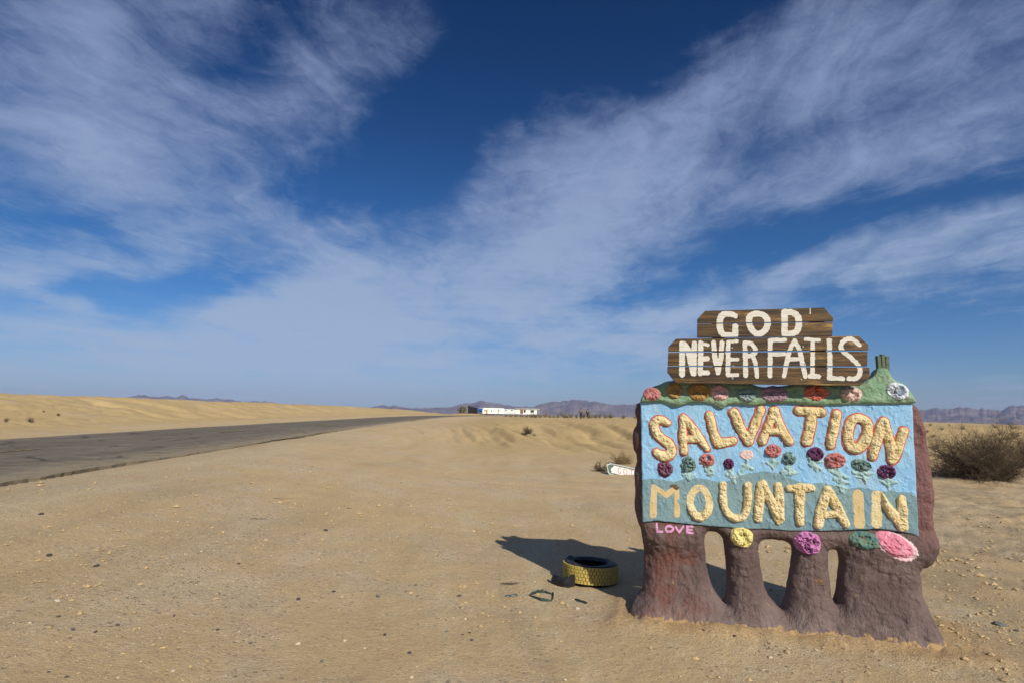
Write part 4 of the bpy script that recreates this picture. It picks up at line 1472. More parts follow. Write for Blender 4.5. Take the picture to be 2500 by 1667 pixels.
texts = [
    ('G', [STw(Z2, [(1392, 228, 44), (1330, 190, 48), (1200, 188, 50), (1135, 240, 52), (1118, 340, 54), (1125, 450, 54), (1165, 540, 50), (1240, 556, 46), (1392, 552, 48)], 50), STw(Z2, [(1392, 552, 50), (1392, 410, 52)], 52, 0)]),
    ('O', [STw(Z2, [(1790, 182), (1900, 215), (1960, 310), (1945, 420), (1880, 510), (1800, 550), (1710, 510), (1645, 410), (1618, 290), (1670, 200)], 52, 2, True)]),
    ('D', [STw(Z3, [(465, 150), (466, 540)], 52, 0), STw(Z3, [(470, 160), (600, 165), (690, 220), (718, 330), (705, 450), (640, 530), (470, 540)], 52, 1)]),
    ('N', [STw(Z2, [(466, 700), (464, 1240)], 48, 0), STw(Z2, [(500, 700, 42), (560, 790, 52), (610, 950, 58), (660, 1225, 46)], 50), STw(Z2, [(680, 705), (668, 1225)], 46, 0)]),
    ('E', [STw(Z2, [(790, 690), (782, 1220)], 44, 0), STw(Z2, [(795, 690), (912, 730)], 30, 0), STw(Z2, [(800, 968), (905, 962)], 42, 0), STw(Z2, [(785, 1205), (900, 1205)], 46, 0)]),
    ('V', [STw(Z2, [(1012, 685, 40), (1035, 950, 46), (1088, 1215, 34)], 44, 0), STw(Z2, [(1160, 685, 40), (1142, 950, 42), (1095, 1215, 34)], 44, 0)]),
    ('E', [STw(Z2, [(1268, 680), (1262, 1245)], 37, 0), STw(Z2, [(1275, 668), (1420, 660)], 30, 0), STw(Z2, [(1275, 980), (1425, 974)], 34, 0), STw(Z2, [(1265, 1245), (1425, 1248)], 31, 0)]),
    ('R', [STw(Z2, [(1556, 690), (1572, 1255)], 38, 0), STw(Z2, [(1560, 684), (1660, 692), (1738, 780), (1748, 850), (1690, 905), (1590, 925)], 37), STw(Z2, [(1695, 915), (1740, 1040), (1764, 1180), (1768, 1272)], 36)]),
    ('F', [STw(Z3, [(216, 650), (212, 1260)], 38, 0), STw(Z3, [(222, 644), (468, 642)], 34, 0), STw(Z3, [(222, 884), (455, 882)], 36, 0)]),
    ('A', [STw(Z3, [(640, 645, 30), (560, 800, 38), (500, 1050, 38), (456, 1272, 32)], 38), STw(Z3, [(645, 645, 30), (720, 800, 38), (780, 1050, 42), (828, 1276, 34)], 40), STw(Z3, [(525, 972), (740, 972)], 35, 0)]),
    ('I', [STw(Z3, [(956, 650), (952, 1240)], 35, 0), STw(Z3, [(832, 630), (1062, 642)], 31, 0), STw(Z3, [(905, 1268), (1055, 1268)], 40, 0)]),
    ('L', [STw(Z3, [(1242, 645), (1255, 1000), (1252, 1290)], 40, 0), STw(Z3, [(1245, 1300), (1475, 1308)], 40, 0)]),
    ('S', [STw(Z3, [(1768, 728, 34), (1680, 645), (1585, 612), (1485, 655), (1432, 755), (1470, 830), (1600, 930), (1730, 1050), (1790, 1160), (1765, 1260), (1690, 1318), (1585, 1312)], 38)]),
]
for i, (ch, st) in enumerate(texts):
    for j in range(5):
        if (i < 3) != (j < 2): continue
        pv_ = plank_uv[j]

        def s(U, V):
            brush = 0.005 * fbm(U * 22, V * 130, 3, 300 + i) + 0.0025 * fbm(U * 60, V * 60, 2, 301)
            return np.maximum(sdf_strokes(U, V, st) + brush, sdf_poly(U, V, pv_) + 0.002)
        o = relief('painted_letter', s, bounds_of(st, 0.012), 0.0042, lambda S, U, V: WBD + 0.0022 + 0 * S, M_white, plank_objs[j])
        if o is not None:
            split_islands(o)
# screw heads
M_screw = plain('dull_screw', (0.30, 0.29, 0.27), 0.4, 0.6, 0.2, 40)
for j, pts in ((2, [(672, 337), (1125, 330)]), (3, [(680, 452), (1138, 440)]), (4, [(675, 532), (1113, 537)])):
    for p in pts:
        u_, v_ = local_ray(*Z1(*p), WBD)
        mb = MB(); mb.tube([(u_, -WBD + 0.001, v_), (u_, -WBD - 0.006, v_)], 0.008, 8)
        mb.build('screw', M_screw, plank_objs[j])
# a drip of paint at the top edge
u_, v_ = local_ray(*Z3(912, 95), WBD); u2_, v2_ = local_ray(*Z3(912, 178), WBD)
dr = np.array([(u_, v_, 0.0035), (u2_, v2_ + .004, 0.0035), (u2_, v2_, 0.008)])
relief('paint_drip', lambda U, V: np.maximum(sdf_strokes(U, V, [dr]), sdf_poly(U, V, plank_uv[0]) + 0.002), bounds_of([dr], 0.01), 0.003, lambda S, U, V: WBD + 0.002 + 0 * S, M_white, plank_objs[0])
# ================================================================== tyre lying in the sign's shadow
M_rubber = stucco('weathered_black_rubber', (0.018, 0.019, 0.022), (0.034, 0.034, 0.036), 6, 0.4, 60, 0.004, (0.085, 0.078, 0.066), 0.55, 0.72, 0.6, 0.4)
M_tread = stucco('worn_yellow_tread_paint', (0.47, 0.345, 0.075), (0.56, 0.43, 0.12), 9, 0.3, 60, 0.003, (0.16, 0.125, 0.06), 0.53, 0.66)


def build_tyre():
    c = ground_at(1441, 1420)
    OR, WID, IR = 0.318, 0.225, 0.195
    t = empty('tyre', (c[0], c[1], hz(c[0], c[1]) + 0.004))
    t.rotation_euler = (R(-3), R(2), 0)
    tag(t, 'old tyre with yellow painted tread lying flat beside the sign', 'tyre')
    prof = [(IR, 0.012), (IR - 0.004, 0.03), (IR + 0.03, 0.004), (OR - 0.06, 0.000), (OR - 0.022, 0.010), (OR - 0.010, 0.030), (OR - 0.010, WID / 2), (OR - 0.010, WID - 0.030),
            (OR - 0.022, WID - 0.010), (OR - 0.06, WID), (IR + 0.03, WID - 0.004), (IR - 0.004, WID - 0.03), (IR + 0.006, WID - 0.012 - 0.03), (OR - 0.05, WID - 0.03), (OR - 0.03, WID / 2), (OR - 0.05, 0.03), (IR + 0.006, 0.042)]
    n = 96
    vs = []
    dent = R(158)
    def shape(r, z, a):
        # the upper wall has collapsed a little at the left and at the front
        dd = (a - dent + math.pi) % (2 * math.pi) - math.pi
        k = math.exp(-(dd / 0.30) ** 2)
        d2 = (a - R(262) + math.pi) % (2 * math.pi) - math.pi
        k2 = math.exp(-(d2 / 0.55) ** 2)
        if z > WID * 0.6:
            z += 0.030 * k * (1 if r < OR - 0.03 else 0.4) - 0.014 * k2
            r += 0.012 * k2
        return r, z
    for k in range(n):
        a = 2 * math.pi * k / n
        for r, z in prof:
            r, z = shape(r, z, a)
            vs.append((r * math.cos(a), r * math.sin(a), z))
    m = len(prof); fs = []
    for k in range(n):
        k2 = (k + 1) % n
        for j in range(m):
            j2 = (j + 1) % m
            fs.append((k * m + j, k2 * m + j, k2 * m + j2, k * m + j2))
    mb = MB(); mb.add(vs, fs)
    mb.build('carcass', M_rubber, t, smooth=True)
    # tread blocks: five rows of 50, one shared mesh
    rows, per = 5, 50
    w = 2 * math.pi * OR / per * 0.86
    hgt = (WID - 0.030) / rows * 0.86
    bm_ = MB(); bm_.box((0, 0, 0), (0.014, w, hgt))
    first = bm_.build('tread_block', M_tread, t, bevel=0.0025)
    me = first.data
    for r_ in range(rows):
        z = 0.020 + (WID - 0.040) * (r_ + 0.5) / rows
        for k in range(per):
            a = 2 * math.pi * (k + (0.5 if r_ % 2 else 0) + RNG.uniform(-.05, .05)) / per
            o = first if (r_ == 0 and k == 0) else bpy.data.objects.new('tread_block', me)
            if o is not first:
                COL.objects.link(o); o.parent = t
            o.location = ((OR - 0.004) * math.cos(a), (OR - 0.004) * math.sin(a), z)
            o.rotation_euler = (RNG.uniform(-.05, .05), 0, a + RNG.uniform(-.03, .03))


build_tyre()

# crumpled piece of black rubber against the tyre
M_scrap = plain('dull_black_plastic', (0.013, 0.0135, 0.016), 0.55, 0.4, 0.4, 14)


def sheet(name, pts, thick, mat, label, cat, loc, rz=0.0, group=None):
    """a bent sheet: rows of points with a thickness"""
    rows = np.array(pts, float)
    nr, nc = rows.shape[:2]
    P = rows.reshape(-1, 3)
    idx = np.arange(nr * nc).reshape(nr, nc)
    fs = [(idx[i, j], idx[i, j + 1], idx[i + 1, j + 1], idx[i + 1, j]) for i in range(nr - 1) for j in range(nc - 1)]
    mb = MB(); mb.add(P, fs)
    o = mb.build(name, mat)
    bm = bmesh.new(); bm.from_mesh(o.data)
    bmesh.ops.solidify(bm, geom=bm.faces[:], thickness=thick)
    bmesh.ops.recalc_face_normals(bm, faces=bm.faces)
    bm.to_mesh(o.data); bm.free()
    o.location = loc; o.rotation_euler = (0, 0, rz)
    if label: tag(o, label, cat, group)
    return o


g0 = ground_at(1376, 1433)
sheet('rubber_scrap', [
    [(-0.13, 0.09, 0.0), (-0.07, 0.02, -0.01), (-0.01, -0.02, -0.01), (0.05, -0.03, -0.01), (0.13, 0.03, -0.01)],
    [(-0.135, 0.09, 0.05), (-0.075, 0.02, 0.05), (-0.005, -0.045, 0.05), (0.05, -0.035, 0.06), (0.135, 0.03, 0.06)],
    [(-0.12, 0.10, 0.09), (-0.06, 0.02, 0.115), (-0.02, -0.005, 0.10), (0.055, -0.03, 0.115), (0.135, 0.04, 0.135)],
    [(-0.10, 0.14, 0.10), (-0.05, 0.07, 0.10), (-0.02, 0.06, 0.09), (0.05, 0.04, 0.10), (0.12, 0.09, 0.12)]], 0.012, M_scrap,
    'crumpled black rubber scrap leaning at the left of the tyre', 'scrap', tuple(g0))

# dark green plastic strap and two broken pieces on the dirt
M_strap = plain('dark_green_plastic', (0.030, 0.050, 0.045), 0.45, 0.5, 0.35, 20)
M_dark = plain('dark_plastic_piece', (0.022, 0.035, 0.034), 0.45, 0.5, 0.35, 20)


def G3(px, py, dz=0.0):
    p = ground_at(px, py)
    return Vector((p[0], p[1], p[2] + dz))


ring_px = [(1326, 1443), (1296, 1452), (1294, 1458), (1306, 1465), (1320, 1468), (1346, 1470), (1352, 1463), (1353, 1454), (1344, 1453), (1330, 1449), (1312, 1449)]
c0 = G3(1324, 1457)
pts = [G3(x, y) - c0 for x, y in ring_px]
mb = MB()
vs = []
for i, p in enumerate(pts):
    lean = 0.008 * math.sin(i * 1.7)
    vs.append([(p.x, p.y, p.z + 0.001), (p.x + lean, p.y + 0.004, p.z + 0.024 + 0.010 * math.sin(i * 2.1))])
st = np.array([[v[0] for v in vs], [v[1] for v in vs]])
sheet('plastic_strap', st, 0.004, M_strap, 'loop of dark green plastic strap on the dirt in front of the tyre', 'strap', tuple(c0))
for nm, a, b, r_, lb in (('plastic_strip', (1233, 1457), (1263, 1454), 0.013, 'short green plastic strip lying left of the strap loop'),
                         ('plastic_strip', (1404, 1467), (1433, 1477), 0.014, 'broken green plastic strip lying between the strap loop and the left leg')):
    A = G3(*a); B = G3(*b); c0 = (A + B) / 2
    d = (B - A); n_ = Vector((-d.y, d.x, 0)).normalized()
    rows = []
    for k, q in ((-1, 0.002), (-0.5, 0.014), (0.5, 0.016), (1, 0.004)):
        rows.append([tuple(-d / 2 + n_ * r_ * k * (0.5 if j == 0 else 1) + d * j / 4 + Vector((0, 0, q + 0.004 * (j % 2)))) for j in range(5)])
    sheet(nm, rows, 0.003, M_dark, lb, 'plastic strip', tuple(c0))

# a pinch of dry twigs near the strap
M_twig = plain('dry_grey_twig', (0.105, 0.080, 0.055), 0.9, 0.1, 0.4, 20)
M_straw = plain('dry_straw', (0.30, 0.215, 0.105), 0.9, 0.1, 0.35, 20)


def twig_pile(px, py, n, L, label, mat, rz=None):
    c = G3(px, py)
    mb = MB()
    for k in range(n):
        a = (rz if rz is not None else 0) + RNG.uniform(-0.5, 0.5)
        o = Vector((RNG.uniform(-L, L) * 0.5, RNG.uniform(-.03, .03), 0.004 + RNG.uniform(0, 0.012)))
        l = L * RNG.uniform(0.5, 1.0)
        d = Vector((math.cos(a), math.sin(a), RNG.uniform(-.02, .08)))
        mb.tube([o - d * l / 2, o + Vector((0, 0, .006)), o + d * l / 2 + Vector((0, .01, 0))], [0.002, 0.003, 0.0015], 4)
    o = mb.build('twig_pile', mat)
    o.location = c
    tag(o, label, 'twigs')


twig_pile(1250, 1427, 9, 0.16, 'few dry twigs scattered on the dirt left of the tyre', M_twig)
twig_pile(678, 1219, 3, 0.32, 'short dark stick lying on the smooth dirt between the road and the gravel', M_twig, 0.1)
twig_pile(635, 1270, 3, 0.26, 'short dry stick lying nearest the left of the three sticks on the gravel', M_twig, 0.0)
twig_pile(850, 1243, 3, 0.34, 'thin dry stick lying alone on the gravel in the middle distance', M_twig, 0.0)


# ================================================================== GOT sign leaning in dry brush
def build_got():
    A = ground_at(1492, 1158)
    depth = A[1]
    gsn = empty('fallen_street_sign', (A[0], A[1], A[2]))
    k = depth / F
    # sign frame: x along the sign, z up its face; tilted down to the right and leaned back
    gsn.rotation_euler = (R(-28), R(12.0), R(8))
    tag(gsn, 'fallen white street sign with green edge and red letters GOT lying in dry brush', 'street sign')
    H = 30 * k; Lg = 1.45
    x0 = -8 * k
    ol = [(x0 + 0.05, 0.0), (Lg, 0.0), (Lg, H), (x0 + 0.16, H), (x0 + 0.07, H - 0.01), (x0 - 0.02, H - 0.06), (x0 - 0.05, H - 0.11), (x0 + 0.0, 0.05)]
    Mw = plain('faded_white_sheeting', (0.60, 0.60, 0.55), 0.5, 0.4, 0.1, 6)
    Mg = plain('faded_green_sheeting', (0.035, 0.075, 0.050), 0.5, 0.4, 0.3, 10)
    Me = plain('grey_aluminium_edge', (0.42, 0.43, 0.42), 0.45, 0.5, 0.15, 8)
    Mr = plain('thin_red_paint', (0.50, 0.16, 0.13), 0.6, 0.3, 0.25, 20)
    mb = MB(); mb.prism(ol, 0, 0.02); mb.build('plate', Me, gsn, bevel=0.004)
    cx, cz = sum(p[0] for p in ol) / len(ol), H / 2

    def inset(q, y, yb, r):
        return [(max(p[0], 0) * 0 + p[0] + (q if p[0] < 0.5 else -q), min(max(p[1], 0) + (q if p[1] < H / 2 else -q), H)) for p in ol]
    mb = MB(); mb.prism(inset(0.028, 0, 0, 0), -0.004, 0.001); mb.build('green_border', Mg, gsn)
    wt = [(x0 + 0.10, 0.070), (Lg - 0.06, 0.065), (Lg - 0.06, H - 0.065), (x0 + 0.22, H - 0.07), (x0 + 0.17, H - 0.075), (x0 + 0.19, H - 0.115), (x0 + 0.12, H - 0.16), (x0 + 0.09, 0.15), (x0 + 0.13, 0.11)]
    mb = MB(); mb.prism(wt, -0.007, -0.003); mb.build('white_field', Mw, gsn)

    def word(strokes):
        st = [smooth_stroke(p, 1) for p in strokes]
        o = relief('painted_letter', lambda U, V: sdf_strokes(U, V, st), bounds_of(st, 0.012), 0.006, lambda S, U, V: 0.009 + 0 * S, Mr, gsn)
    r_ = 0.0125
    h0, h1 = 0.105, H - 0.095
    word([[(0.325, h1 - 0.03, r_), (0.29, h1, r_), (0.24, h1 - 0.02, r_), (0.225, (h0 + h1) / 2, r_), (0.25, h0, r_), (0.30, h0, r_), (0.335, h0 + 0.04, r_), (0.29, h0 + 0.06, r_)]])
    O = smooth_stroke([(0.47, h1, r_), (0.54, h1 - 0.02, r_), (0.55, (h0 + h1) / 2, r_), (0.52, h0, r_), (0.45, h0, r_), (0.42, (h0 + h1) / 2, r_), (0.43, h1 - 0.02, r_)], 2, True)
    word([O])
    word([[(0.62, h1 + 0.01, r_), (0.76, h1 + 0.01, r_)], [(0.70, h1 + 0.01, r_), (0.67, h0 - 0.01, r_)]])


build_got()


# ================================================================== plants
def branchy(mb, p, d, L, r, depth, spread, rng, n=4, seg=3, up=0.0):
    pts = [Vector(p)]
    dd = Vector(d).normalized()
    for i in range(seg):
        dd = (dd + Vector(rng.normal(0, spread * 0.35, 3)) + Vector((0, 0, up))).normalized()
        pts.append(pts[-1] + dd * (L / seg))
    mb.tube(pts, [r * (1 - 0.6 * i / seg) for i in range(seg + 1)], 3, cap=False)
    if depth > 0:
        for k in range(n):
            t = rng.uniform(0.25, 1.0)
            q = pts[min(int(t * seg), seg - 1)].lerp(pts[min(int(t * seg) + 1, seg)], (t * seg) % 1)
            nd = (dd + Vector(rng.normal(0, spread, 3)) + Vector((0, 0, up))).normalized()
            branchy(mb, q, nd, L * rng.uniform(0.45, 0.75), max(r * 0.55, 0.0016), depth - 1, spread, rng, n, max(2, seg - 1), up)


M_brush = plain('dead_brush_twigs', (0.125, 0.093, 0.062), 0.9, 0.1, 0.45, 3)
M_brush2 = plain('dark_brush_wood', (0.060, 0.044, 0.032), 0.9, 0.1, 0.4, 3)
M_leafy = plain('dusty_olive_leaves', (0.185, 0.150, 0.075), 0.9, 0.1, 0.45, 4)
M_greenleaf = plain('dusty_green_leaves', (0.115, 0.110, 0.055), 0.9, 0.1, 0.45, 4)


def dead_bush(px, py, rad, hgt, stems, label, seed, density=4, group=None, mat=None, mat2=None, depth=4):
    rng = np.random.default_rng(seed)
    c = ground_at(px, py)
    t = empty('dead_bush', tuple(c))
    tag(t, label, 'bush', group)
    base = MB(); tw = MB()
    for k in range(stems):
        a = rng.uniform(0, 2 * math.pi); el = rng.uniform(0.15, 1.25)
        d = Vector((math.cos(a) * math.cos(el), math.sin(a) * math.cos(el), math.sin(el)))
        p0 = Vector((rng.normal(0, rad * 0.16), rng.normal(0, rad * 0.16), 0.0))
        L = rng.uniform(0.5, 0.85) * math.hypot(rad * math.cos(el), hgt * math.sin(el)) * 0.9
        # main limb
        pts = [p0]
        dd = d.copy()
        for i in range(4):
            dd = (dd + Vector(rng.normal(0, 0.22, 3))).normalized()
            q = pts[-1] + dd * L / 4; q.z = max(q.z, 0.02)
            pts.append(q)
        base.tube(pts, [0.020, 0.016, 0.012, 0.008, 0.005], 5, cap=False)
        for i in range(1, 5):
            for j in range(density):
                nd = (dd + Vector(rng.normal(0, 0.75, 3)) + Vector((0, 0, 0.05))).normalized()
                branchy(tw, pts[i].lerp(pts[i - 1], rng.uniform(0, 1)), nd, L * rng.uniform(0.25, 0.55), 0.006, depth - 2, 0.6, rng, 4, 3)
    base.build('limbs', mat2 or M_brush2, t, smooth=True)
    tw.build('twigs', mat or M_brush, t, smooth=True)
    return t


dead_bush(2402, 1168, 1.6, 2.25, 60, 'large dark leafless bush standing right of the sign', 5, 4)
dead_bush(2535, 1140, 2.1, 1.75, 50, 'wide tangled dead bush at the right edge of the picture', 6, 4)
dead_bush(2440, 1172, 1.1, 0.8, 22, 'low tangle of dead branches at the foot of the large dark bush', 8, 3)
dead_bush(1466, 1150, 0.48, 0.42, 13, 'dry grey brush at the end of the fallen street sign', 9, 2)
dead_bush(1520, 1132, 0.85, 0.55, 20, 'dry straw coloured brush behind the fallen street sign', 10, 2, None, M_straw, M_brush)
dead_bush(1289, 1060, 0.42, 0.62, 16, 'dark dry clump growing on the sandy bank in the middle distance', 11, 2)


def shrub(px, py, wpx, hpx, mat, label, seed, group=None, twigs=True):
    """small desert shrub: twigs and many leaf sized faces"""
    rng = np.random.default_rng(seed)
    c = ground_at(px, py)
    dist = c[1]
    w = wpx * dist / F / 2; h = hpx * dist / F
    t = empty('desert_shrub', tuple(c))
    tag(t, label, 'shrub', group)
    st = MB(); lf = MB()
    for k in range(14):
        a = rng.uniform(0, 6.28); e = rng.uniform(0.2, 1.3)
        q = Vector((math.cos(a) * math.cos(e) * w, math.sin(a) * math.cos(e) * w, math.sin(e) * h)) * rng.uniform(0.7, 1.05)
        st.tube([(0, 0, 0), tuple(q * 0.5 + Vector(rng.normal(0, 0.04 * h, 3))), tuple(q)], [0.02 * h, 0.014 * h, 0.006 * h], 3, cap=False)
        for j in range(26):
            p = q * rng.uniform(0.35, 1.0) + Vector(rng.normal(0, 0.13, 3)) * h
            p.z = max(p.z, 0.02 * h)
            s_ = 0.055 * h * rng.uniform(0.6, 1.4)
            u = Vector(rng.normal(0, 1, 3)).normalized(); v = u.orthogonal().normalized()
            lf.add([p - u * s_, p + v * s_ * .5, p + u * s_, p - v * s_ * .5], [(0, 1, 2, 3)])
    st.build('stems', M_brush2, t)
    lf.build('leaves', mat, t)
    return t


row_shrubs = [(1236, 1015, 12, 4), (1247, 1016, 14, 5), (1259, 1016, 16, 5), (1272, 1016, 12, 4), (1284, 1017, 12, 5), (1296, 1017, 12, 7), (1306, 1018, 12, 7), (1318, 1018, 14, 6), (1341, 1018, 10, 5), (1385, 1019, 10, 5), (1330, 1017, 12, 6), (1352, 1018, 8, 4), (1362, 1018, 10, 5), (1376, 1018, 16, 9), (1394, 1018, 14, 7), (1408, 1019, 10, 6), (1426, 1019, 16, 10), (1441, 1019, 14, 9),
              (1453, 1019, 8, 6), (1463, 1019, 11, 7), (1476, 1019, 9, 6), (1491, 1019, 16, 8), (1522, 1020, 10, 6)]
for i, (x, y, w, h) in enumerate(row_shrubs):
    shrub(x, y + 1, w * 1.5, h * 1.7 + 1, M_leafy if i % 3 else M_greenleaf, 'small dusty shrub in the row along the far edge of the sandy plateau', 100 + i, 'shrubs along the far plateau edge')
shrub(1549, 1021, 9, 6, M_brush2, 'small black animal shape, modelled as a shrub, on the plateau just left of the sign', 120)  # shrub mesh standing in for a small dark animal
berm = [(73, 1031, 22, 14, 'grey shrub on the berm slope, biggest of those beyond the road'), (142, 1018, 9, 9, 'small round shrub on the berm slope below the gully'),
        (106, 1008, 8, 6, 'tiny dark shrub high on the berm slope'), (14, 1031, 14, 11, 'faint grey shrub on the berm slope at the left edge of the picture')]
for i, (x, y, w, h, lb) in enumerate(berm):
    shrub(x, y, w, h, M_brush, lb, 130 + i)
right_sh = [(2272, 1040, 12, 8, 'tiny olive shrub on the crest right of the sign'), (2278, 1072, 24, 10, 'low olive shrub on the sandy slope right of the sign'), (2281, 1096, 16, 9, 'small shrub on the sandy slope below the low olive one'),
            (2318, 1038, 9, 5, 'dark little shrub on the crest between the sign and the large bush'), (2470, 1046, 44, 16, 'broad dark shrub on the crest behind the wide tangled bush'), (2430, 1044, 30, 14, 'dusty shrub on the crest behind the large dark bush'),
            (2300, 1052, 18, 9, 'small scrubby plant high on the sandy slope left of the large dark bush'), (2440, 1066, 40, 16, 'grey olive scrub on the slope above the tangled bush'), (2482, 1078, 36, 18, 'scrubby plant on the slope behind the tangled bush at the right edge'),
            (2352, 1050, 26, 11, 'olive scrub peeping out above the large dark bush'), (2264, 1058, 12, 7, 'little scrub plant touching the right side of the sign'), (2300, 1118, 14, 7, 'low tuft in the sand just left of the large dark bush'),
            (1306, 1064, 14, 7, 'tuft of olive grass below the dark dry clump on the bank')]
for i, (x, y, w, h, lb) in enumerate(right_sh):
    shrub(x, y, w, h, M_leafy if i % 2 else M_greenleaf, lb, 140 + i)


# ================================================================== trailers far down the road
M_wh = plain('chalk_white_siding', (0.74, 0.74, 0.72), 0.6, 0.3, 0.06, 1)
M_blue = plain('blue_tarp_panel', (0.045, 0.170, 0.520), 0.6, 0.3, 0.15, 2)
M_blk = plain('black_shade_cloth', (0.022, 0.020, 0.026), 0.9, 0.1, 0.3, 2)
M_glass = plain('dark_window_glass', (0.045, 0.050, 0.055), 0.2, 0.5, 0.2, 2)
M_ochre = plain('ochre_door_paint', (0.42, 0.28, 0.07), 0.7, 0.2, 0.2, 2)
M_brownd = plain('brown_door_paint', (0.20, 0.105, 0.055), 0.7, 0.2, 0.2, 2)
M_pale = plain('pale_mint_siding', (0.62, 0.66, 0.65), 0.6, 0.3, 0.06, 1)
M_roof = plain('pale_roof_sheet', (0.60, 0.60, 0.53), 0.7, 0.2, 0.15, 1)
M_wheel = plain('black_trailer_tyre', (0.02, 0.02, 0.02), 0.8, 0.2, 0.2, 4)


def trailer():
    D = 215.0
    a = at_depth(1178, 1011.5, D); b = at_depth(1231, 1012.0, D + 5)
    L = math.hypot(b[0] - a[0], b[1] - a[1])
    rz = math.atan2(b[1] - a[1], b[0] - a[0]) + R(20)
    z0 = EYE - 1.15
    z0 = min(a[2], z0)
    k = D / F
    t = empty('travel_trailer', (a[0], a[1], z0), R(38))
    tag(t, 'long white travel trailer with a blue front end parked beyond the road', 'trailer')
    L, W, H = 10.4, 2.9, 2.62
    W = 2.9
    mb = MB(); mb.prism([(0.0, 0.35), (L, 0.35), (L, H - 0.5), (L - 0.12, H - 0.2), (L - 0.4, H - 0.05), (0.9, H), (0.35, H - 0.25), (0, H - 0.9)], 0, W)
    mb.build('shell', M_wh, t, bevel=0.06)
    mb = MB(); mb.box((L / 2, W / 2, 0.24), (L - 1, W - 0.4, 0.24)); mb.build('chassis', M_blk, t)
    mb = MB(); mb.prism([(-0.10, 0.85), (-0.10, H - 0.88), (0.24, H - 0.24), (0.32, H - 0.28), (-0.02, H - 0.92), (-0.02, 0.85)], 0.1, W - 0.1)
    mb.build('front_panel', M_blue, t)
    for nm, x, z, w, h, mt in (('door', 1.9, 1.15, 0.75, 1.6, M_ochre), ('window', 1.05, 1.55, 0.55, 0.45, M_glass), ('window', 4.1, 1.45, 0.35, 0.6, M_glass), ('window', 5.6, 1.55, 0.7, 0.5, M_pale), ('door', 7.4, 1.2, 0.95, 1.6, M_roof), ('window', 7.45, 1.6, 0.4, 0.5, M_glass)):
        mb = MB(); mb.box((x, -0.015 if nm == 'door' else -0.02 - (0.03 if x == 7.45 else 0), z), (w, 0.05, h)); mb.build(nm, mt, t, bevel=0.008)
    for x in (4.0, 4.9):
        for y in (0.12, W - 0.12):
            mb = MB(); mb.tube([(x, y - 0.1, 0.33), (x, y + 0.1, 0.33)], 0.33, 14); mb.build('wheel', M_wheel, t)
    mb = MB(); mb.tube([(-1.1, W / 2, 0.4), (0, W / 2, 0.4)], 0.06, 6); mb.build('tow_bar', M_blk, t)
    # dark shade shelter behind its front end
    p = at_depth(1143, 1008, D + 6)
    s = empty('shade_shelter', (p[0], p[1], z0), R(8))
    tag(s, 'black shade cloth shelter with a sloping roof behind the blue ended trailer', 'shelter')
    mb = MB(); mb.prism([(0, 0), (3.6, 0), (3.6, 2.55), (0, 3.15)], 0, 0.06); mb.build('front_screen', M_blk, s)
    mb = MB(); mb.prism([(0, 0), (3.6, 0), (3.6, 2.55), (0, 3.15)], 3.0, 3.06); mb.build('rear_screen', M_blk, s)
    mb = MB(); mb.prism([(-0.2, 3.20), (8.5, 2.72), (8.5, 2.80), (-0.2, 3.30)], -0.2, 3.3); mb.build('roof', M_blk, s)
    for x, h in ((0.02, 3.15), (8.3, 2.7)):
        for y in (0.1, 2.9):
            mb = MB(); mb.tube([(x, y, 0), (x, y, h)], 0.06, 6); mb.build('post', M_brush, s)
    # mobile home further right
    D2 = 236.0
    p = at_depth(1232, 1010, D2)
    h = empty('mobile_home', (p[0], p[1], z0 + 0.35), R(10))
    tag(h, 'low pale mobile home with a flat overhanging roof right of the white trailer', 'mobile home')
    mb = MB(); mb.box((2.2, 1.6, 1.0), (4.4, 3.2, 2.0)); mb.build('annex', M_pale, h)
    mb = MB(); mb.box((9.0, 1.8, 1.08), (9.1, 3.6, 2.16)); mb.build('wall', M_wh, h)
    mb = MB(); mb.prism([(4.1, 2.17), (14.6, 2.12), (14.6, 2.30), (13.2, 2.36), (4.1, 2.30)], -0.5, 4.0); mb.build('roof', M_roof, h)
    for nm, x, z, w, hh, mt, y in (('window', 0.5, 1.45, 0.5, 0.4, M_glass, 0), ('window', 3.0, 1.6, 0.7, 0.35, M_glass, 0), ('door', 7.1, 1.05, 1.2, 1.75, M_brownd, 0), ('window', 8.4, 1.25, 0.8, 1.1, M_glass, 0), ('window', 11.6, 1.25, 1.5, 0.95, M_glass, 0)):
        mb = MB(); mb.box((x, y - 0.02, z), (w, 0.06, hh)); mb.build(nm, mt, h)
    for y in (-0.3, 3.8):
        mb = MB(); mb.tube([(14.4, y, 0), (14.4, y, 2.15)], 0.07, 6); mb.build('porch_post', M_wh, h)
    mb = MB(); mb.box((13.9, 3.6, 1.0), (0.8, 0.1, 1.9)); mb.build('porch_screen', M_glass, h)
    # tree and poles left of the shelter
    rng = np.random.default_rng(77)
    p = at_depth(1129, 1011, D + 2)
    tr = empty('bushy_tree', (p[0], p[1], z0))
    tag(tr, 'dark green bushy tree left of the black shade shelter', 'tree')
    tk = MB(); cr = MB()
    for k in range(5):
        x = rng.uniform(-0.5, 0.5)
        tk.tube([(x, 0, 0), (x * 1.8, rng.uniform(-.3, .3), 1.0), (x * 3.0, rng.uniform(-.6, .6), 2.3)], [0.10, 0.07, 0.03], 5)
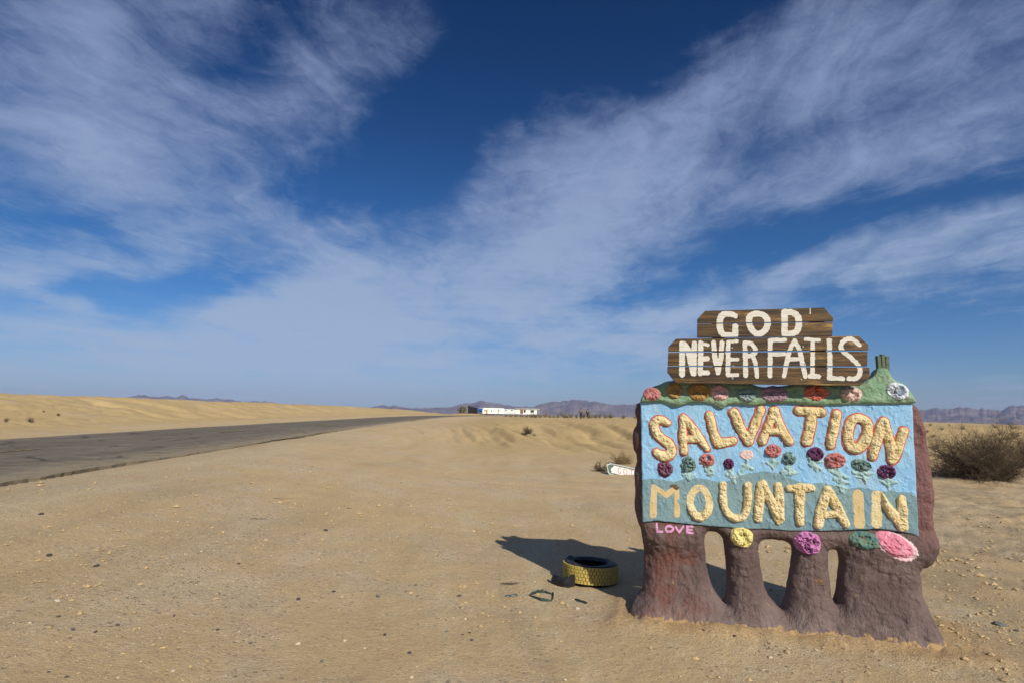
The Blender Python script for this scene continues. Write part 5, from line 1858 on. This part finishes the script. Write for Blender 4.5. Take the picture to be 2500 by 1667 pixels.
    for k in range(1700):
        c = Vector((rng.normal(0, 0.85), rng.normal(0, 0.6), 0.4 + 2.6 * rng.beta(1.6, 1.5)))
        if math.sin(c.x * 4 + c.z * 2.0) * math.cos(c.z * 3.1) < -0.55: continue
        u = Vector(rng.normal(0, 1, 3)).normalized(); v = u.orthogonal().normalized(); s_ = rng.uniform(.09, .18)
        cr.add([c - u * s_, c + v * s_ * .6, c + u * s_, c - v * s_ * .6], [(0, 1, 2, 3)])
    tk.build('trunk', M_brush2, tr); cr.build('crown', M_greenleaf, tr)
    for i, (px, h_, lb) in enumerate(((1128, 2.7, 'bare yellowish pole in front of the dark bushy tree'), (1135, 2.6, 'bare pole between the bushy tree and the shade shelter'), (1141.5, 2.8, 'bare pole at the left edge of the shade shelter'),
                                      (1322, 2.6, 'thin leaning pole standing right of the mobile home'), (1328, 2.0, 'short grey pole right of the thin leaning pole'), (1338, 2.2, 'pale post farthest right of the mobile home'))):
        q = at_depth(px, 1011 + (4 if px > 1300 else 0), D - 3 if px < 1200 else 150)
        mb = MB(); mb.tube([(0, 0, -0.3), (0.02, 0, h_ * 0.5), (rng.uniform(-.08, .08), 0, h_)], [0.07, 0.06, 0.05], 6)
        o = mb.build('pole', M_straw); o.location = (q[0], q[1], hz(q[0], q[1]) if px > 1300 else z0); tag(o, lb, 'pole')
    # low earth bank in front
    mb = MB()
    n = 30
    P0 = at_depth(1100, 1011, D - 6); P1 = at_depth(1182, 1011, D - 4)
    rows = []
    for i in range(n + 1):
        f = i / n
        x = P0[0] + (P1[0] - P0[0]) * f; y = P0[1] + (P1[1] - P0[1]) * f
        hgt = 0.50 * math.sin(math.pi * min(1, f * 1.0)) ** 0.4 * (1 + 0.25 * float(fbm(np.array([f * 9]), np.array([0.0]), 3, 90)[0]))
        rows.append([(x, y - 1.6, z0 - 0.4), (x, y - 0.5, z0 - 0.1 + hgt * 0.8), (x, y + 0.2, z0 - 0.1 + hgt), (x, y + 1.8, z0 - 0.4)])
    idx = 0
    for i in range(n):
        mb.add(rows[i] + rows[i + 1], [(j, j + 1, j + 5, j + 4) for j in range(3)])
    o = mb.build('earth_bank', plain('ochre_earth', (0.42, 0.28, 0.12), 0.95, 0.1, 0.25, 1), smooth=True)
    tag(o, 'low ochre bank of earth in front of the black shelter', None, None, 'structure')


trailer()


# ================================================================== two walkers on the plateau
def person(px, feet, Hm, label, mats, stride, seed, bag=False):
    d = px_dir(px, feet)
    y = 93.0
    x = d[0] / d[1] * y
    z = hz(x, y)
    root = empty('person', (x, y, z), R(15))
    tag(root, label, 'person', None)
    h = Hm / 1.75
    J = {'pelvis': (0, 0, .95), 'chest': (0, -.02, 1.28), 'neck': (0, -.02, 1.48), 'head': (0, -.03, 1.60), 'crown': (0, -.03, 1.72),
         'lh': (-.10, 0, .90), 'lk': (-.11, -stride * .5, .50), 'la': (-.11, stride * .35, .09), 'lt': (-.12, stride * .35 - .17, .03),
         'rh': (.10, 0, .90), 'rk': (.11, stride * .45, .50), 'ra': (.11, -stride * .45, .09), 'rt': (.12, -stride * .45 - .17, .03),
         'ls': (-.19, -.01, 1.42), 'le': (-.25, .06, 1.14), 'lw': (-.25, -.08, .92), 'lf': (-.25, -.12, .82),
         'rs': (.19, -.01, 1.42), 're': (.25, .04, 1.14), 'rw': (.26, -.12, .94), 'rf': (.26, -.16, .84)}
    rad = {'pelvis': .13, 'chest': .15, 'neck': .055, 'head': .095, 'crown': .06, 'lh': .10, 'lk': .065, 'la': .045, 'lt': .035, 'rh': .10, 'rk': .065, 'ra': .045, 'rt': .035,
           'ls': .065, 'le': .045, 'lw': .035, 'lf': .03, 'rs': .065, 're': .045, 'rw': .035, 'rf': .03}
    E = [('pelvis', 'chest'), ('chest', 'neck'), ('neck', 'head'), ('head', 'crown'), ('pelvis', 'lh'), ('lh', 'lk'), ('lk', 'la'), ('la', 'lt'), ('pelvis', 'rh'), ('rh', 'rk'), ('rk', 'ra'), ('ra', 'rt'),
         ('chest', 'ls'), ('ls', 'le'), ('le', 'lw'), ('lw', 'lf'), ('chest', 'rs'), ('rs', 're'), ('re', 'rw'), ('rw', 'rf')]

    def skin(name, keys, grow, mat, rootk):
        ks = [k for k in J if k in keys]
        me = bpy.data.meshes.new(name)
        me.from_pydata([tuple(c * h for c in J[k]) for k in ks], [(ks.index(a), ks.index(b)) for a, b in E if a in keys and b in keys], [])
        o = bpy.data.objects.new(name, me); COL.objects.link(o)
        md = o.modifiers.new('skin', 'SKIN')
        for i, k in enumerate(ks):
            r_ = rad[k] * h * grow
            me.skin_vertices[0].data[i].radius = (r_, r_)
            me.skin_vertices[0].data[i].use_root = (k == rootk)
        sb = o.modifiers.new('sub', 'SUBSURF'); sb.levels = 1; sb.render_levels = 1
        dg = bpy.context.evaluated_depsgraph_get()
        em = bpy.data.meshes.new_from_object(o.evaluated_get(dg))
        em.name = name
        o.modifiers.clear(); o.data = em
        em.materials.clear(); em.materials.append(mat)
        em.polygons.foreach_set('use_smooth', [True] * len(em.polygons))
        o.parent = root
        return o
    skin('body', set(J), 1.0, mats[0], 'pelvis')
    skin('trousers', {'pelvis', 'lh', 'lk', 'la', 'rh', 'rk', 'ra'}, 1.16, mats[2], 'pelvis')
    skin('shirt', {'pelvis', 'chest', 'ls', 'le', 'lw', 'rs', 're', 'rw'}, 1.15, mats[1], 'chest')
    mb = MB()
    bm = bmesh.new(); bmesh.ops.create_uvsphere(bm, u_segments=10, v_segments=8, radius=0.115 * h)
    vs = [(v.co.x, v.co.y * 1.1, v.co.z) for v in bm.verts]; fs = [[v.index for v in f.verts] for f in bm.faces]; bm.free()
    mb.add([(a, b + 0.0, c + 1.66 * h) for a, b, c in vs], fs)
    mb.build('hair', mats[3], root, smooth=True)
    if bag:
        mb = MB(); mb.box((-.12, -.05, .98 * h), (.22, .30, .34)); mb.build('bag', mats[3], root, bevel=0.05)


M_skin = plain('tanned_skin', (0.30, 0.17, 0.11), 0.7, 0.3, 0.1)
M_hair = plain('dark_hair', (0.015, 0.012, 0.010), 0.7, 0.3, 0.2)
M_olive = plain('olive_green_jacket', (0.090, 0.085, 0.045), 0.9, 0.1, 0.2)
M_navy = plain('dark_blue_trousers', (0.022, 0.026, 0.050), 0.9, 0.1, 0.2)
M_char = plain('charcoal_shirt', (0.045, 0.048, 0.034), 0.9, 0.1, 0.2)
M_brn = plain('dark_brown_trousers', (0.050, 0.034, 0.022), 0.9, 0.1, 0.2)
person(1418, 1021, 1.76, 'person in an olive jacket and dark blue trousers walking on the plateau', (M_skin, M_olive, M_navy, M_hair), 0.16, 1)
person(1434.5, 1021, 1.66, 'person in a charcoal shirt with a dark bag walking right of the olive jacket', (M_skin, M_char, M_brn, M_hair), 0.22, 2, True)


# ================================================================== stones and gravel
def stone_mesh(seed, sub=2):
    rng = np.random.default_rng(seed)
    bm = bmesh.new(); bmesh.ops.create_icosphere(bm, subdivisions=sub, radius=1.0)
    ax = rng.normal(0, 1, (7, 3)); ax /= np.linalg.norm(ax, axis=1)[:, None]
    for v in bm.verts:
        c = np.array(v.co)
        for a in ax:
            dd = c @ a
            if dd > 0.72: c = c - a * (dd - 0.72)
        v.co = c * np.array([1.0, 0.75, 0.55])
    me = bpy.data.meshes.new('stone'); bm.to_mesh(me); bm.free()
    return me


M_stone = [plain('purple_grey_stone', (0.085, 0.070, 0.080), 0.8, 0.3, 0.35, 6), plain('dark_stone', (0.055, 0.048, 0.042), 0.8, 0.3, 0.35, 6), plain('pale_stone', (0.50, 0.43, 0.32), 0.85, 0.2, 0.2, 6), plain('slate_stone', (0.13, 0.14, 0.13), 0.8, 0.3, 0.3, 6)]
dark_stones = [(728, 1463, 15, 0), (142, 1508, 8, 0), (286, 1528, 11, 0), (178, 1539, 9, 0), (232, 1548, 8, 1), (235, 1383, 12, 1), (531, 1538, 8, 1), (795, 1297, 11, 1), (582, 1378, 8, 0), (425, 1504, 9, 0),
               (611, 1573, 13, 3), (815, 1444, 9, 1), (922, 1457, 11, 0), (533, 1452, 8, 0), (119, 1360, 11, 1), (100, 1257, 9, 1), (1000, 1594, 11, 0), (1152, 1567, 10, 0), (1129, 1551, 8, 0), (1146, 1549, 8, 1), (1121, 1455, 12, 0),
               (922, 1458, 11, 3), (1014, 1431, 12, 3), (939, 1550, 10, 1), (1718, 1542, 8, 0), (1793, 1559, 10, 1), (785, 1615, 9, 3), (162, 1655, 9, 0), (118, 1646, 8, 0), (2440, 1528, 22, 3), (2481, 1540, 8, 0), (1090, 1543, 9, 3)]
pale_stones = [(140, 1469, 14), (841, 1570, 10), (727, 1578, 14), (422, 1645, 10), (288, 1659, 8), (890, 1588, 8), (1135, 1513, 9), (1018, 1631, 8), (1410, 1490, 11), (2367, 1506, 10), (2424, 1501, 9), (1380, 1660, 10), (445, 1407, 8), (1881, 1609, 13), (1993, 1587, 9), (1005, 1655, 10), (1106, 1511, 6)]
SMESH = []
for mi in range(4):
    for sd in range(3):
        me = stone_mesh(sd + 10 * mi)
        me.materials.append(M_stone[mi]); SMESH.append(me)


def put_stone(px, py, size, mi, label, group):
    p = ground_at(px, py)
    dist = math.hypot(p[0], p[1])
    r_ = size * dist / F / 2 * 1.05
    o = bpy.data.objects.new('stone', SMESH[mi * 3 + int(RNG.integers(0, 3))]); COL.objects.link(o)
    o.scale = (r_, r_ * RNG.uniform(0.8, 1.2), r_ * RNG.uniform(0.7, 1.0))
    o.rotation_euler = (RNG.uniform(-.2, .2), RNG.uniform(-.2, .2), RNG.uniform(0, 6.28))
    o.location = (p[0], p[1], p[2] + r_ * 0.22)
    tag(o, label, 'stone', group)


for x, y, sz, mi in dark_stones:
    if sz >= 15:
        put_stone(x, y, sz, mi, 'largest dark stone on the open gravel left of the sign' if x < 1500 else 'flat grey slab stone on the dirt at the right edge', None)
    else:
        put_stone(x, y, sz, mi, 'small dark stone lying loose on the gravelly dirt', 'small dark stones on the dirt')
for x, y, sz in pale_stones:
    put_stone(x, y, sz, 2, 'small pale stone lying loose on the gravelly dirt', 'small pale stones on the dirt')


def build_gravel():
    n = 75000
    rng = np.random.default_rng(3)
    r = 1.6 + 15 * rng.beta(1.1, 1.9, n)
    a = rng.uniform(R(-50), R(52), n)
    x = r * np.sin(a); y = r * np.cos(a)
    dens = fbm(x * 0.7, y * 0.7, 4, 61) + 0.5 * fbm(x * 0.25 + 4, y * 0.25, 3, 62)
    keep = dens + rng.uniform(-.6, .6, n) > -0.02
    d, _ = road_d(x, y)
    u, w = sign_uw(x, y)
    keep &= (d > ROAD_HW + 0.3) & ~((u > -0.2) & (u < 2.7) & (np.abs(w) < 0.3))
    x, y, r = x[keep], y[keep], r[keep]
    n = len(x)
    z = height(x, y)
    size = 0.0030 + 0.0135 * rng.beta(1.0, 6.0, n)
    size = size * (0.75 + r * 0.05)
    base = np.array([(0, 0, 0.75), (1, 0, 0), (0.25, 0.95, 0.05), (-0.85, 0.6, 0), (-0.8, -0.6, 0.06), (0.3, -0.95, 0), (0.1, 0.1, -0.6)])
    tri = np.array([(0, 1, 2), (0, 2, 3), (0, 3, 4), (0, 4, 5), (0, 5, 1), (6, 2, 1), (6, 3, 2), (6, 4, 3), (6, 5, 4), (6, 1, 5)])
    clod = rng.uniform(0, 1, n) < np.where(x > 3.2 + 0.1 * y, 0.11, 0.03)
    size = np.where(clod, rng.uniform(0.010, 0.030, n) * np.where(r > 9, 1.6, 1.0), size)
    th = rng.uniform(0, 6.28, n); co, si = np.cos(th), np.sin(th)
    P = base[None] * (1 + rng.uniform(-.25, .25, (n, 7, 1)))
    P = P * np.stack([size * rng.uniform(.8, 1.4, n), size * rng.uniform(.7, 1.1, n), size * rng.uniform(.6, 1.0, n)], 1)[:, None]
    X = P[:, :, 0] * co[:, None] - P[:, :, 1] * si[:, None] + x[:, None]
    Y = P[:, :, 0] * si[:, None] + P[:, :, 1] * co[:, None] + y[:, None]
    Z = P[:, :, 2] + z[:, None] + size[:, None] * 0.15
    V = np.stack([X, Y, Z], -1).reshape(-1, 3)
    Fc = (tri[None] + (np.arange(n) * 7)[:, None, None]).reshape(-1, 3)
    pal = np.array([(0.47, 0.36, 0.205), (0.42, 0.31, 0.165), (0.55, 0.46, 0.31), (0.24, 0.19, 0.15), (0.15, 0.125, 0.115), (0.62, 0.55, 0.42), (0.46, 0.325, 0.17)])
    ci = rng.choice(len(pal), n, p=[.30, .25, .15, .12, .07, .04, .07])
    ci = np.where(clod, rng.choice([1, 1, 6], n), ci)
    colr = np.concatenate([np.repeat(pal[ci] * rng.uniform(.85, 1.15, (n, 1)), 7, 0), np.ones((n * 7, 1))], 1)
    m, N, b = material('loose_gravel', 0.9, 0.2)
    at = N.new('ShaderNodeVertexColor', layer_name='tint')
    N.l.new(at.outputs['Color'], b.inputs['Base Color'])
    o = mesh_np('gravel', V, Fc, m, smooth=False, colors=colr)
    tag(o, 'fine mixed gravel strewn over the dirt in the foreground', None, None, 'stuff')


build_gravel()
